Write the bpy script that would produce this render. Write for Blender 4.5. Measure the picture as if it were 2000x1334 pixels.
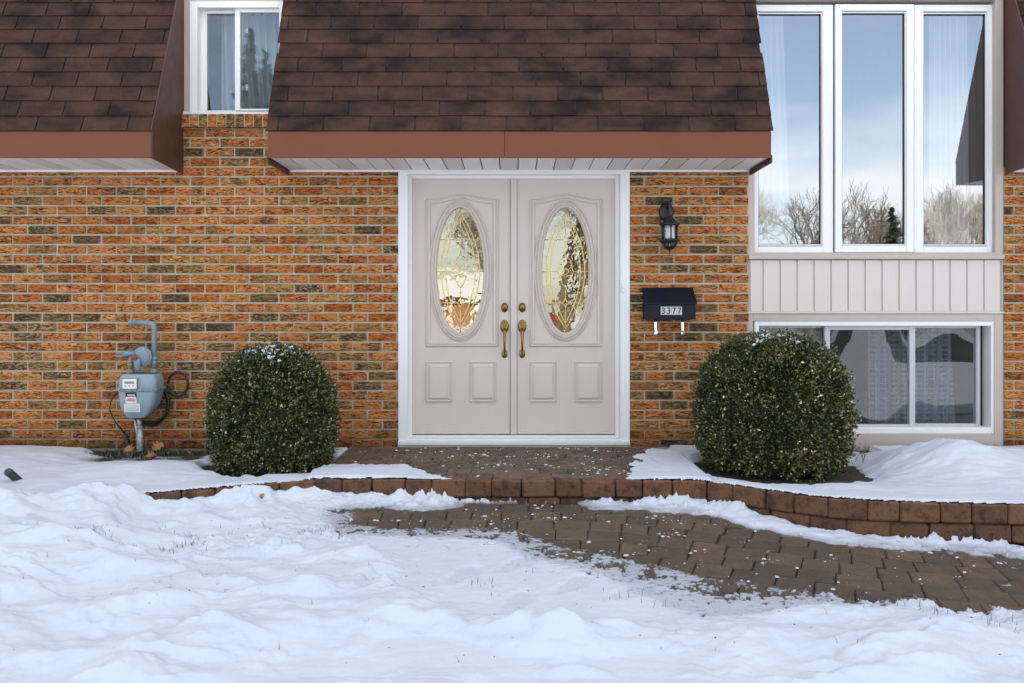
import bpy, bmesh, math, random
import numpy as np
from mathutils import Vector, Matrix

# ------------------------------------------------------------------ scene, camera, sky, sun
for o in list(bpy.data.objects):
    bpy.data.objects.remove(o)
S = bpy.context.scene
C = S.collection
R = math.radians
random.seed(7)
rng = np.random.default_rng(7)

CAM_D, CAM_Z, FOC = 6.5, 1.30, 1625.0          # metres from the brick face, eye height, focal length in photo pixels
cam = bpy.data.cameras.new('camera')
cam.sensor_width = 36.0
cam.lens = FOC / 2000 * 36
cam.shift_x = -0.004
cam.shift_y = -0.0275
cam.clip_start, cam.clip_end = 0.05, 2000
camo = bpy.data.objects.new('camera', cam)
camo.location = (0, -CAM_D, CAM_Z)
camo.rotation_euler = (R(90), 0, 0)
C.objects.link(camo)
S.camera = camo

SUN_EL, SUN_AZ = 38.0, -14.0                   # azimuth from +Y (behind the house), negative = towards -X
sun_dir = Vector((math.sin(R(SUN_AZ)) * math.cos(R(SUN_EL)), math.cos(R(SUN_AZ)) * math.cos(R(SUN_EL)), math.sin(R(SUN_EL))))
W = bpy.data.worlds.new('World')
S.world = W
W.use_nodes = True
nt = W.node_tree
nt.nodes.clear()
w_out = nt.nodes.new('ShaderNodeOutputWorld')
w_bg = nt.nodes.new('ShaderNodeBackground')
w_sky = nt.nodes.new('ShaderNodeTexSky')
w_sky.sky_type = 'NISHITA'
w_sky.sun_disc = False
w_sky.sun_elevation = R(SUN_EL)
w_sky.sun_rotation = R(SUN_AZ)
w_sky.air_density = 1.0
w_sky.dust_density = 1.0
w_sky.ozone_density = 2.0
# thin cloud layer: direction projected on a flat deck, so it thickens towards the horizon
w_tc = nt.nodes.new('ShaderNodeTexCoord')
w_sep = nt.nodes.new('ShaderNodeSeparateXYZ')
nt.links.new(w_tc.outputs['Generated'], w_sep.inputs[0])


def w_math(op, a, b):
    nd = nt.nodes.new('ShaderNodeMath')
    nd.operation = op
    for i, v in enumerate((a, b)):
        if isinstance(v, (int, float)):
            nd.inputs[i].default_value = v
        else:
            nt.links.new(v, nd.inputs[i])
    return nd.outputs[0]


w_zz = w_math('ADD', w_math('MAXIMUM', w_sep.outputs[2], 0.0), 0.16)
w_cmb = nt.nodes.new('ShaderNodeCombineXYZ')
nt.links.new(w_math('DIVIDE', w_sep.outputs[0], w_zz), w_cmb.inputs[0])
nt.links.new(w_math('DIVIDE', w_sep.outputs[1], w_zz), w_cmb.inputs[1])
w_n = nt.nodes.new('ShaderNodeTexNoise')
w_n.inputs['Scale'].default_value = 0.85
w_n.inputs['Detail'].default_value = 6
w_n.inputs['Roughness'].default_value = 0.5
w_r = nt.nodes.new('ShaderNodeValToRGB')
w_r.color_ramp.elements[0].position = 0.42
w_r.color_ramp.elements[0].color = (0.15, 0.15, 0.15, 1)
w_r.color_ramp.elements[1].position = 0.64
w_r.color_ramp.elements[1].color = (0.80, 0.80, 0.80, 1)
w_haze = w_math('MULTIPLY', w_math('POWER', w_math('SUBTRACT', 1.0, w_math('MAXIMUM', w_sep.outputs[2], 0.0)), 8.0), 0.38)
w_mix = nt.nodes.new('ShaderNodeMixRGB')
w_mix.inputs[2].default_value = (9.6, 9.5, 9.4, 1)
nt.links.new(w_cmb.outputs[0], w_n.inputs['Vector'])
nt.links.new(w_n.outputs['Fac'], w_r.inputs[0])
nt.links.new(w_math('MAXIMUM', w_r.outputs[0], w_haze), w_mix.inputs[0])
nt.links.new(w_sky.outputs[0], w_mix.inputs[1])
nt.links.new(w_mix.outputs[0], w_bg.inputs['Color'])
w_bg.inputs['Strength'].default_value = 0.10
nt.links.new(w_bg.outputs[0], w_out.inputs['Surface'])

sl = bpy.data.lights.new('sun', 'SUN')
sl.energy = 4.6
sl.angle = R(0.6)
sl.color = (1.0, 0.93, 0.82)
so = bpy.data.objects.new('sun', sl)
so.rotation_euler = sun_dir.to_track_quat('Z', 'Y').to_euler()
so.location = sun_dir * 60
C.objects.link(so)

S.view_settings.view_transform = 'Standard'
S.view_settings.look = 'None'
S.view_settings.gamma = 1.0
S.view_settings.use_curve_mapping = False
S.view_settings.exposure = 1.53
S.render.engine = 'CYCLES'
S.cycles.use_denoising = True
S.cycles.max_bounces = 8
S.cycles.transparent_max_bounces = 12
S.cycles.caustics_reflective = False
S.cycles.caustics_refractive = False


# measured photo positions -> metres at a known distance behind (+) or before (-) the brick face
def wx(px, y=0.0):
    return (px - 1008.0) * (CAM_D + y) / FOC


def wz(py, y=0.0):
    return CAM_Z - (py - 612.0) * (CAM_D + y) / FOC


# ------------------------------------------------------------------ material helpers
class NT:
    def __init__(self, name):
        self.m = bpy.data.materials.new(name)
        self.m.use_nodes = True
        self.t = self.m.node_tree
        self.b = self.t.nodes['Principled BSDF']
        self.out = self.t.nodes['Material Output']

    def n(self, typ, **kw):
        nd = self.t.nodes.new(typ)
        for k, v in kw.items():
            if k in nd.inputs:
                nd.inputs[k].default_value = v
            else:
                setattr(nd, k, v)
        return nd

    def l(self, a, b):
        self.t.links.new(a, b)

    def math(self, op, a, b=None):
        nd = self.t.nodes.new('ShaderNodeMath')
        nd.operation = op
        for i, v in enumerate((a, b)):
            if v is None:
                continue
            if isinstance(v, (int, float)):
                nd.inputs[i].default_value = v
            else:
                self.l(v, nd.inputs[i])
        return nd.outputs[0]

    def ramp(self, fac, stops, interp='LINEAR'):
        nd = self.t.nodes.new('ShaderNodeValToRGB')
        cr = nd.color_ramp
        cr.interpolation = interp
        while len(cr.elements) < len(stops):
            cr.elements.new(0.5)
        for e, (p, c) in zip(cr.elements, stops):
            e.position = p
            e.color = (c, c, c, 1) if isinstance(c, (int, float)) else (*c, 1)
        self.l(fac, nd.inputs[0])
        return nd.outputs[0]

    def mix(self, fac, a, b, mode='MIX'):
        nd = self.t.nodes.new('ShaderNodeMixRGB')
        nd.blend_type = mode
        for i, v in enumerate((fac, a, b)):
            if isinstance(v, (int, float)):
                nd.inputs[i].default_value = v if i == 0 else (v, v, v, 1)
            elif isinstance(v, tuple):
                nd.inputs[i].default_value = (*v, 1)
            else:
                self.l(v, nd.inputs[i])
        return nd.outputs[0]

    def noise(self, vec, scale, detail=4, rough=0.55, dist=0.0):
        nd = self.n('ShaderNodeTexNoise', Scale=scale, Detail=detail, Roughness=rough, Distortion=dist)
        if vec is not None:
            self.l(vec, nd.inputs['Vector'])
        return nd.outputs['Fac']

    def mapping(self, vec, scale=(1, 1, 1), loc=(0, 0, 0)):
        nd = self.n('ShaderNodeMapping')
        nd.inputs['Scale'].default_value = scale
        nd.inputs['Location'].default_value = loc
        self.l(vec, nd.inputs['Vector'])
        return nd.outputs[0]

    def pos(self):
        return self.n('ShaderNodeNewGeometry').outputs['Position']

    def rnd(self):
        return self.n('ShaderNodeObjectInfo').outputs['Random']

    def bump(self, h, strength=0.5, dist=0.01):
        nd = self.n('ShaderNodeBump', Strength=strength, Distance=dist)
        self.l(h, nd.inputs['Height'])
        self.l(nd.outputs[0], self.b.inputs['Normal'])

    def set(self, **kw):
        for k, v in kw.items():
            k = k.replace('_', ' ')
            if isinstance(v, tuple) and len(v) == 3:
                v = (*v, 1)
            self.b.inputs[k].default_value = v
        return self


def plain(name, col, rough=0.5, metal=0.0, var=0.10, scale=9.0, bump=0.0, bscale=200.0, spec=0.5):
    a = NT(name)
    a.set(Roughness=rough, Metallic=metal)
    a.b.inputs['Specular IOR Level'].default_value = spec
    p = a.pos()
    f = a.noise(p, scale, 5, 0.6)
    c = a.mix(f, tuple(x * (1 - var) for x in col), tuple(min(1, x * (1 + var)) for x in col))
    a.l(c, a.b.inputs['Base Color'])
    r = a.ramp(a.noise(p, scale * 3, 4), [(0.3, max(0, rough - 0.08)), (0.7, min(1, rough + 0.08))])
    a.l(r, a.b.inputs['Roughness'])
    if bump:
        a.bump(a.noise(p, bscale, 3), bump, 0.002)
    return a.m


def painted(name, col, rough, splash):
    """paint with faint streaks of dirt and dried salt splash at the foot"""
    a = NT(name)
    p = a.pos()
    sep = a.n('ShaderNodeSeparateXYZ')
    a.l(p, sep.inputs[0])
    streak = a.noise(a.mapping(p, (34, 34, 2.2)), 1.0, 4, 0.6)
    c = a.mix(a.ramp(streak, [(0.5, 0.0), (0.75, 0.07)]), col, tuple(x * 0.72 for x in col))
    c = a.mix(a.ramp(a.noise(p, 2.3, 4), [(0.35, 0.10), (0.7, 0.0)]), c, tuple(x * 0.8 for x in col))
    h = a.math('ADD', sep.outputs[2], a.math('MULTIPLY', a.noise(p, 22, 5, 0.7), 0.34))
    spl = a.ramp(h, [(0.40, splash), (0.58, 0.0)])
    sp2 = a.math('MULTIPLY', spl, a.ramp(a.noise(p, 70, 4, 0.7), [(0.42, 0.0), (0.62, 1.0)]))
    c = a.mix(sp2, c, (0.40, 0.37, 0.32))
    a.l(c, a.b.inputs['Base Color'])
    a.l(a.ramp(a.noise(p, 8, 4), [(0.3, rough - 0.07), (0.7, rough + 0.10)]), a.b.inputs['Roughness'])
    a.bump(a.noise(p, 130, 3), 0.06, 0.002)
    return a.m


M = {}
M['white'] = painted('white_vinyl', (0.80, 0.795, 0.775), 0.40, 0.4)
M['trim_beige'] = plain('beige_trim', (0.47, 0.40, 0.345), 0.5, var=0.05)
M['siding'] = plain('beige_siding', (0.62, 0.56, 0.505), 0.45, var=0.03)
M['door'] = painted('door_paint', (0.610, 0.525, 0.470), 0.45, 0.55)
M['sill_metal'] = plain('sill_aluminium', (0.72, 0.72, 0.71), 0.4, var=0.08, scale=20)
M['fascia'] = plain('brown_fascia', (0.175, 0.066, 0.038), 0.55, var=0.10, scale=2.2, spec=0.08)
M['flash'] = plain('brown_flashing', (0.080, 0.034, 0.024), 0.45, var=0.12, scale=3, spec=0.35)
M['soffit'] = plain('soffit_white', (0.86, 0.86, 0.86), 0.4, var=0.03)
M['vent'] = plain('soffit_vented', (0.70, 0.69, 0.65), 0.5, var=0.06, scale=60)
M['concrete'] = plain('concrete', (0.26, 0.23, 0.20), 0.9, var=0.3, scale=14, bump=0.5, bscale=120)
M['black'] = plain('black_paint', (0.012, 0.013, 0.016), 0.42, var=0.3, scale=12)
M['mailbox'] = plain('mailbox_black', (0.007, 0.009, 0.016), 0.42, var=0.35, scale=14, spec=0.2)
M['rubber'] = plain('black_rubber', (0.012, 0.012, 0.013), 0.5)
M['chrome'] = plain('chrome', (0.72, 0.72, 0.74), 0.18, 1.0, var=0.05)
M['brass'] = plain('aged_brass', (0.27, 0.175, 0.055), 0.32, 1.0, var=0.35, scale=30)
M['came'] = plain('brass_came', (0.80, 0.60, 0.17), 0.35, 0.35, var=0.05)
M['meter'] = plain('meter_blue_grey', (0.25, 0.325, 0.37), 0.45, var=0.16, scale=18)
M['meter_pipe'] = plain('pipe_blue_grey', (0.19, 0.255, 0.305), 0.5, var=0.28, scale=25)
M['fitting'] = plain('weathered_fitting', (0.27, 0.25, 0.19), 0.6, 0.3, var=0.4, scale=60)
M['galv'] = plain('galvanised', (0.36, 0.37, 0.37), 0.45, 0.6, var=0.25, scale=50)
M['redcap'] = plain('rust_red_cap', (0.22, 0.055, 0.04), 0.55, var=0.2)
M['label_white'] = plain('label_white', (0.72, 0.73, 0.72), 0.4, var=0.05, scale=60)
M['label_red'] = plain('label_red', (0.62, 0.16, 0.16), 0.4, var=0.2, scale=60)
M['digit_tile'] = plain('silver_tile', (0.46, 0.47, 0.48), 0.35, 0.3, var=0.06)
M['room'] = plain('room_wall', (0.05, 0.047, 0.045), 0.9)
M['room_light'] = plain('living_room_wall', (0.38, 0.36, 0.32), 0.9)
M['bulb'] = plain('frosted_bulb', (0.85, 0.86, 0.86), 0.35, var=0.02)
M['grey_frame'] = plain('grey_vinyl', (0.50, 0.51, 0.53), 0.4, var=0.05)
M['gasket'] = plain('dark_gasket', (0.02, 0.02, 0.022), 0.6)
M['wood_house'] = plain('far_house_siding', (0.55, 0.47, 0.36), 0.8)
M['far_brick'] = plain('far_house_brick', (0.30, 0.16, 0.10), 0.9)
M['bark'] = plain('bark', (0.17, 0.135, 0.105), 0.9, var=0.3, scale=6)
M['bark_sunlit'] = plain('bark_sunlit', (0.38, 0.33, 0.27), 0.9, var=0.25, scale=6)  # lighter copy of the bark with sunlight put into the colour
M['carred'] = plain('car_red', (0.28, 0.014, 0.014), 0.25, var=0.03)
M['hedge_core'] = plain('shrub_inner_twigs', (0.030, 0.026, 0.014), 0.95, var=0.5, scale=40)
M['asphalt'] = plain('asphalt', (0.055, 0.055, 0.058), 0.85, var=0.3, scale=1.0)
M['dead_leaf'] = plain('dead_oak_leaf', (0.33, 0.155, 0.065), 0.7, var=0.35, scale=60)
M['green_plastic'] = plain('green_plastic', (0.022, 0.045, 0.034), 0.35, var=0.4, scale=25)


def brick_mat(name, x0, z0, pitch, course, obj_random=False):
    a = NT(name)
    p = a.pos()
    sep = a.n('ShaderNodeSeparateXYZ')
    a.l(p, sep.inputs[0])
    wn = a.n('ShaderNodeTexWhiteNoise')
    if obj_random:
        wn.noise_dimensions = '1D'
        a.l(a.math('MULTIPLY', a.rnd(), 91.7), wn.inputs['W'])
    else:
        row = a.math('FLOOR', a.math('DIVIDE', a.math('SUBTRACT', sep.outputs[2], z0), course))
        par = a.math('FLOORED_MODULO', row, 2.0)
        col = a.math('FLOOR', a.math('SUBTRACT', a.math('DIVIDE', a.math('SUBTRACT', sep.outputs[0], x0), pitch), a.math('MULTIPLY', par, 0.5)))
        cmb = a.n('ShaderNodeCombineXYZ')
        a.l(col, cmb.inputs[0])
        a.l(row, cmb.inputs[1])
        cmb.inputs[2].default_value = x0
        a.l(cmb.outputs[0], wn.inputs['Vector'])
    rnd = wn.outputs['Value']
    rs = a.n('ShaderNodeSeparateXYZ')
    a.l(wn.outputs['Color'], rs.inputs[0])
    base = a.ramp(rnd, [(0.0, (0.39, 0.090, 0.020)), (0.16, (0.54, 0.145, 0.032)), (0.32, (0.63, 0.225, 0.072)), (0.46, (0.60, 0.205, 0.044)),
                        (0.58, (0.45, 0.118, 0.024)), (0.69, (0.58, 0.250, 0.064)), (0.78, (0.42, 0.205, 0.060)), (0.85, (0.26, 0.145, 0.052)),
                        (0.91, (0.110, 0.080, 0.044)), (1.0, (0.058, 0.048, 0.034))])
    # each brick reads its own slice of the bark-like texture
    off = a.n('ShaderNodeVectorMath', operation='MULTIPLY_ADD')
    a.l(wn.outputs['Color'], off.inputs[0])
    off.inputs[1].default_value = (7, 0, 7)
    a.l(p, off.inputs[2])
    v = off.outputs[0]
    flash = a.ramp(a.noise(a.mapping(v, (7, 7, 3)), 1.0, 2), [(0.48, 0.0), (0.60, 1.0)])
    flash = a.math('MULTIPLY', flash, a.ramp(rs.outputs[1], [(0.45, 0.0), (0.75, 0.75)]))
    c = a.mix(flash, base, (0.095, 0.075, 0.045))
    bark = a.noise(a.mapping(v, (17, 17, 68)), 1.0, 4, 0.62, 1.6)
    ridge = a.ramp(bark, [(0.34, 0.0), (0.47, 0.42), (0.53, 0.58), (0.62, 1.0)])
    cream = a.ramp(bark, [(0.50, 0.0), (0.58, 0.95), (0.66, 0.4)])
    c = a.mix(a.math('MULTIPLY', cream, a.ramp(rs.outputs[2], [(0.1, 0.25), (0.9, 0.85)])), c, (0.80, 0.47, 0.185))
    if not obj_random:                                   # fired edges come out paler
        fr = a.math('FRACT', a.math('SUBTRACT', a.math('DIVIDE', a.math('SUBTRACT', sep.outputs[0], x0), pitch), a.math('MULTIPLY', par, 0.5)))
        ed = a.math('MINIMUM', fr, a.math('SUBTRACT', 1.0, fr))
        ed = a.math('ADD', ed, a.math('MULTIPLY', a.math('SUBTRACT', a.noise(v, 60, 3), 0.5), 0.06))
        c = a.mix(a.math('MULTIPLY', a.ramp(ed, [(0.035, 0.55), (0.10, 0.0)]), rs.outputs[0]), c, (0.64, 0.36, 0.145))
    crev = a.ramp(bark, [(0.40, 0.95), (0.47, 0.0)])
    c = a.mix(crev, c, (0.075, 0.030, 0.012))
    grit = a.ramp(a.noise(p, 420, 2), [(0.3, 0.80), (0.7, 1.14)])
    c = a.mix(1.0, c, grit, 'MULTIPLY')
    # lowest courses darker, with an uneven upper limit
    foot_h = a.math('ADD', sep.outputs[2], a.math('MULTIPLY', a.noise(p, 5, 3), 0.14))
    c = a.mix(1.0, c, a.ramp(foot_h, [(0.26, 0.34), (0.38, 0.62), (0.50, 0.93), (0.62, 1.0)]), 'MULTIPLY')
    a.l(c, a.b.inputs['Base Color'])
    a.set(Roughness=0.9)
    a.b.inputs['Specular IOR Level'].default_value = 0.12
    a.bump(ridge, 0.9, 0.009)
    return a.m


def mortar_mat():
    a = NT('mortar')
    p = a.pos()
    sep = a.n('ShaderNodeSeparateXYZ')
    a.l(p, sep.inputs[0])
    c = a.ramp(a.noise(p, 9, 5), [(0.3, (0.36, 0.300, 0.200)), (0.7, (0.51, 0.440, 0.315))])
    c = a.mix(1.0, c, a.ramp(a.noise(p, 380, 2), [(0.3, 0.75), (0.7, 1.15)]), 'MULTIPLY')
    foot_h = a.math('ADD', sep.outputs[2], a.math('MULTIPLY', a.noise(p, 5, 3), 0.14))  # mortar darkens towards the foot along with the bricks
    c = a.mix(1.0, c, a.ramp(foot_h, [(0.26, 0.30), (0.38, 0.55), (0.50, 0.92), (0.62, 1.0)]), 'MULTIPLY')
    a.l(c, a.b.inputs['Base Color'])
    a.set(Roughness=0.95)
    a.bump(a.noise(p, 260, 4), 0.6, 0.003)
    return a.m


def shingle_mat():
    a = NT('asphalt_shingle')
    p = a.pos()
    r = a.rnd()
    blotch = a.noise(a.mapping(p, (3.6, 3.6, 6.5)), 1.0, 5, 0.62)
    f = a.math('ADD', a.math('MULTIPLY', blotch, 0.92), a.math('MULTIPLY', r, 0.11))
    c = a.ramp(f, [(0.36, (0.024, 0.015, 0.016)), (0.47, (0.045, 0.026, 0.021)), (0.58, (0.066, 0.036, 0.026)), (0.74, (0.090, 0.048, 0.033))])
    g = a.noise(p, 330, 3, 0.7)
    c = a.mix(1.0, c, a.ramp(g, [(0.30, 0.42), (0.52, 1.0), (0.72, 1.95)]), 'MULTIPLY')
    a.l(c, a.b.inputs['Base Color'])
    a.set(Roughness=0.95)
    a.b.inputs['Specular IOR Level'].default_value = 0.10
    a.bump(g, 0.8, 0.003)
    return a.m


def stone_mat(name, stops, speck=0.25, seed=0.0, stain=0.42):
    a = NT(name)
    p = a.pos()
    r = a.rnd()
    n1 = a.noise(a.mapping(p, (1, 1, 1), (seed, seed, 0)), 9, 5, 0.65)
    f = a.math('ADD', a.math('ADD', a.math('MULTIPLY', n1, 0.70), 0.03), a.math('MULTIPLY', r, 0.30))
    c = a.ramp(f, stops)
    g = a.noise(p, 190, 4, 0.7)
    c = a.mix(1.0, c, a.ramp(g, [(0.3, 1 - speck * 1.6), (0.7, 1 + speck)]), 'MULTIPLY')
    st = a.ramp(a.noise(p, 16, 5, 0.7), [(0.36, stain), (0.52, 1.0)])
    c = a.mix(1.0, c, st, 'MULTIPLY')
    a.l(c, a.b.inputs['Base Color'])
    a.l(a.ramp(n1, [(0.3, 0.62), (0.7, 0.92)]), a.b.inputs['Roughness'])
    a.b.inputs['Specular IOR Level'].default_value = 0.25
    a.bump(a.mix(0.5, g, a.noise(p, 45, 4)), 0.55, 0.006)
    return a.m


def snow_mat(thin=False):
    a = NT('thin_snow' if thin else 'snow')
    p = a.pos()
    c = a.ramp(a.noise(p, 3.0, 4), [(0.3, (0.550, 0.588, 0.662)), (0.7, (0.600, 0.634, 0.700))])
    a.l(c, a.b.inputs['Base Color'])
    a.set(Roughness=0.55)
    a.b.inputs['Specular IOR Level'].default_value = 0.3
    h = a.mix(0.40, a.noise(p, 26, 5, 0.55), a.noise(p, 190, 3, 0.6))
    a.bump(h, 0.45, 0.010)
    if thin:                                             # a few millimetres of slush are translucent
        at = a.n('ShaderNodeAttribute', attribute_name='tint')
        th = a.math('ADD', at.outputs['Fac'], a.math('MULTIPLY', a.math('SUBTRACT', a.noise(p, 55, 4, 0.7), 0.5), 0.012))
        al = a.ramp(a.math('MULTIPLY', th, 20.0), [(0.0, 0.22), (0.12, 0.62), (0.42, 1.0)])
        a.l(al, a.b.inputs['Alpha'])
    return a.m


def soil_mat():
    a = NT('soil')
    p = a.pos()
    c = a.ramp(a.noise(p, 26, 6, 0.7), [(0.3, (0.020, 0.014, 0.009)), (0.5, (0.060, 0.040, 0.025)), (0.62, (0.05, 0.055, 0.022)), (0.75, (0.11, 0.08, 0.05))])
    a.l(c, a.b.inputs['Base Color'])
    a.set(Roughness=0.95)
    a.bump(a.noise(p, 60, 5, 0.7), 1.0, 0.02)
    return a.m


def leaf_mat(name, stops):
    a = NT(name)
    at = a.n('ShaderNodeAttribute', attribute_name='tint')
    c = a.ramp(at.outputs['Fac'], stops)
    a.l(c, a.b.inputs['Base Color'])
    a.set(Roughness=0.30)
    a.b.inputs['Specular IOR Level'].default_value = 0.6
    return a.m


def glass_mat(name, refl=0.30, wob=0.0, wscale=2.0, tint=(0.82, 0.87, 0.87), rough=0.0, gcol=(0.96, 0.98, 1.0)):
    a = NT(name)
    a.t.nodes.remove(a.b)
    tr = a.n('ShaderNodeBsdfTransparent')
    tr.inputs[0].default_value = (*tint, 1)
    gl = a.n('ShaderNodeBsdfGlossy')
    gl.inputs['Roughness'].default_value = rough
    gl.inputs['Color'].default_value = (*gcol, 1)
    fr = a.n('ShaderNodeFresnel', IOR=1.5)
    f = a.math('MINIMUM', a.math('ADD', fr.outputs[0], refl), 1.0)
    mx = a.n('ShaderNodeMixShader')
    a.l(f, mx.inputs[0])
    a.l(tr.outputs[0], mx.inputs[1])
    a.l(gl.outputs[0], mx.inputs[2])
    a.l(mx.outputs[0], a.out.inputs['Surface'])
    if wob:
        b = a.n('ShaderNodeBump', Strength=1.0, Distance=wob)
        a.l(a.noise(a.pos(), wscale, 2, 0.5), b.inputs['Height'])
        a.l(b.outputs[0], gl.inputs['Normal'])
    return a.m


def sheer_mat(name, col, alpha=0.6, pattern=False):
    a = NT(name)
    a.t.nodes.remove(a.b)
    d = a.n('ShaderNodeBsdfDiffuse')
    d.inputs[0].default_value = (*col, 1)
    t = a.n('ShaderNodeBsdfTranslucent')
    t.inputs[0].default_value = (*col, 1)
    m1 = a.n('ShaderNodeMixShader')
    m1.inputs[0].default_value = 0.35
    a.l(d.outputs[0], m1.inputs[1])
    a.l(t.outputs[0], m1.inputs[2])
    tr = a.n('ShaderNodeBsdfTransparent')
    m2 = a.n('ShaderNodeMixShader')
    m2.inputs[0].default_value = alpha
    a.l(tr.outputs[0], m2.inputs[1])
    a.l(m1.outputs[0], m2.inputs[2])
    a.l(m2.outputs[0], a.out.inputs['Surface'])
    if pattern:                                       # woven check print
        ck = a.n('ShaderNodeTexBrick', Scale=1.0)
        ck.offset = 0.0
        ck.inputs['Mortar Size'].default_value = 0.007
        ck.inputs['Brick Width'].default_value = 0.040
        ck.inputs['Row Height'].default_value = 0.040
        ck.inputs['Color1'].default_value = (0.09, 0.12, 0.17, 1)
        ck.inputs['Color2'].default_value = (0.19, 0.25, 0.31, 1)
        ck.inputs['Mortar'].default_value = (0.26, 0.32, 0.37, 1)
        sp = a.n('ShaderNodeSeparateXYZ')
        a.l(a.pos(), sp.inputs[0])
        cb = a.n('ShaderNodeCombineXYZ')
        a.l(sp.outputs[0], cb.inputs[0])
        a.l(sp.outputs[2], cb.inputs[1])
        a.l(cb.outputs[0], ck.inputs['Vector'])
        a.l(ck.outputs['Color'], d.inputs[0])
        a.l(ck.outputs['Color'], t.inputs[0])
    return a.m


COURSE, PITCH = 0.076, 0.2312
Z0 = 0.3172 - 3 * COURSE
LX0, PX0 = wx(168.7), wx(1230)
M['brick'] = brick_mat('brick_wall', LX0, Z0, PITCH, COURSE)
M['brick_pier'] = brick_mat('brick_pier', PX0, Z0, PITCH, COURSE)
M['brick_sill'] = brick_mat('brick_sill', 0, 0, 1, 1, True)
M['mortar'] = mortar_mat()
M['shingle'] = shingle_mat()
M['paver'] = stone_mat('paver', [(0.25, (0.070, 0.060, 0.052)), (0.42, (0.098, 0.073, 0.052)), (0.62, (0.132, 0.090, 0.057)), (0.8, (0.16, 0.112, 0.074))], 0.25, 0.0, 0.78)
M['porch_paver'] = stone_mat('porch_paver', [(0.25, (0.085, 0.062, 0.050)), (0.5, (0.135, 0.092, 0.066)), (0.8, (0.185, 0.125, 0.088))], 0.2, 3.0)
M['block'] = stone_mat('retaining_block', [(0.25, (0.085, 0.046, 0.032)), (0.45, (0.135, 0.068, 0.040)), (0.65, (0.180, 0.090, 0.047)), (0.85, (0.17, 0.100, 0.064))], 0.3, 5.0)
M['snow'] = snow_mat()
M['snow_thin'] = snow_mat(True)
M['soil'] = soil_mat()
M['leaf'] = leaf_mat('boxwood_leaf', [(0.0, (0.016, 0.024, 0.008)), (0.40, (0.056, 0.066, 0.015)), (0.65, (0.165, 0.155, 0.032)), (0.84, (0.34, 0.31, 0.095)), (1.0, (0.66, 0.58, 0.34))])  # palest stops hold the painted glints
M['needle'] = leaf_mat('spruce_needle', [(0.0, (0.012, 0.022, 0.012)), (0.6, (0.03, 0.05, 0.024)), (1.0, (0.10, 0.085, 0.04))])
M['grass'] = leaf_mat('grass_blade', [(0.0, (0.02, 0.028, 0.012)), (0.6, (0.05, 0.07, 0.025)), (1.0, (0.11, 0.085, 0.04))])
M['glass_big'] = glass_mat('picture_window_glass', 0.33, 0.0006, 1.3, (0.97, 0.98, 0.98))
M['glass_base'] = glass_mat('basement_glass', 0.03, 0.0022, 1.6)
M['glass_up'] = glass_mat('upstairs_glass', 0.12, 0.0010, 3.0, (0.9, 0.93, 0.93))
M['glass_door'] = glass_mat('leaded_glass', 0.26, 0.0006, 12.0, gcol=(1.0, 0.94, 0.78))
M['glass_lamp'] = glass_mat('lantern_glass', 0.05, 0.0)
M['lens'] = glass_mat('dial_cover', 0.05, 0.0)
M['sheer'] = sheer_mat('sheer_curtain', (0.90, 0.90, 0.90), 0.90)
M['drape'] = sheer_mat('grey_drape', (0.62, 0.60, 0.54), 1.0)
M['drape_blue'] = sheer_mat('blue_patterned_drape', (0.4, 0.45, 0.5), 0.95, True)
M['sheer_up'] = sheer_mat('upstairs_sheer', (0.75, 0.81, 0.84), 0.88)


# ------------------------------------------------------------------ geometry helpers
def link(o, parent=None):
    C.objects.link(o)
    if parent is not None:
        o.parent = parent
    return o


def tag(o, label=None, cat=None, group=None, kind=None):
    for k, v in (('label', label), ('category', cat), ('group', group), ('kind', kind)):
        if v:
            o[k] = v
    return o


def empty(name, loc=(0, 0, 0), parent=None):
    o = bpy.data.objects.new(name, None)
    o.location = loc
    o.empty_display_size = 0.1
    return link(o, parent)


def from_arrays(name, V, F, mat, tint=None, smooth=False):
    V = np.asarray(V, dtype=np.float32)
    F = np.asarray(F, dtype=np.int32)
    me = bpy.data.meshes.new(name)
    k = F.shape[1]
    me.vertices.add(len(V))
    me.vertices.foreach_set('co', V.ravel())
    me.loops.add(F.size)
    me.loops.foreach_set('vertex_index', F.ravel())
    me.polygons.add(len(F))
    me.polygons.foreach_set('loop_start', np.arange(0, F.size, k, dtype=np.int32))
    me.polygons.foreach_set('loop_total', np.full(len(F), k, dtype=np.int32))
    if smooth:
        me.polygons.foreach_set('use_smooth', np.ones(len(F), dtype=bool))
    me.update(calc_edges=True)
    if tint is not None:
        at = me.attributes.new('tint', 'FLOAT', 'POINT')
        at.data.foreach_set('value', np.asarray(tint, dtype=np.float32))
    me.materials.append(mat)
    return me


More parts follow.
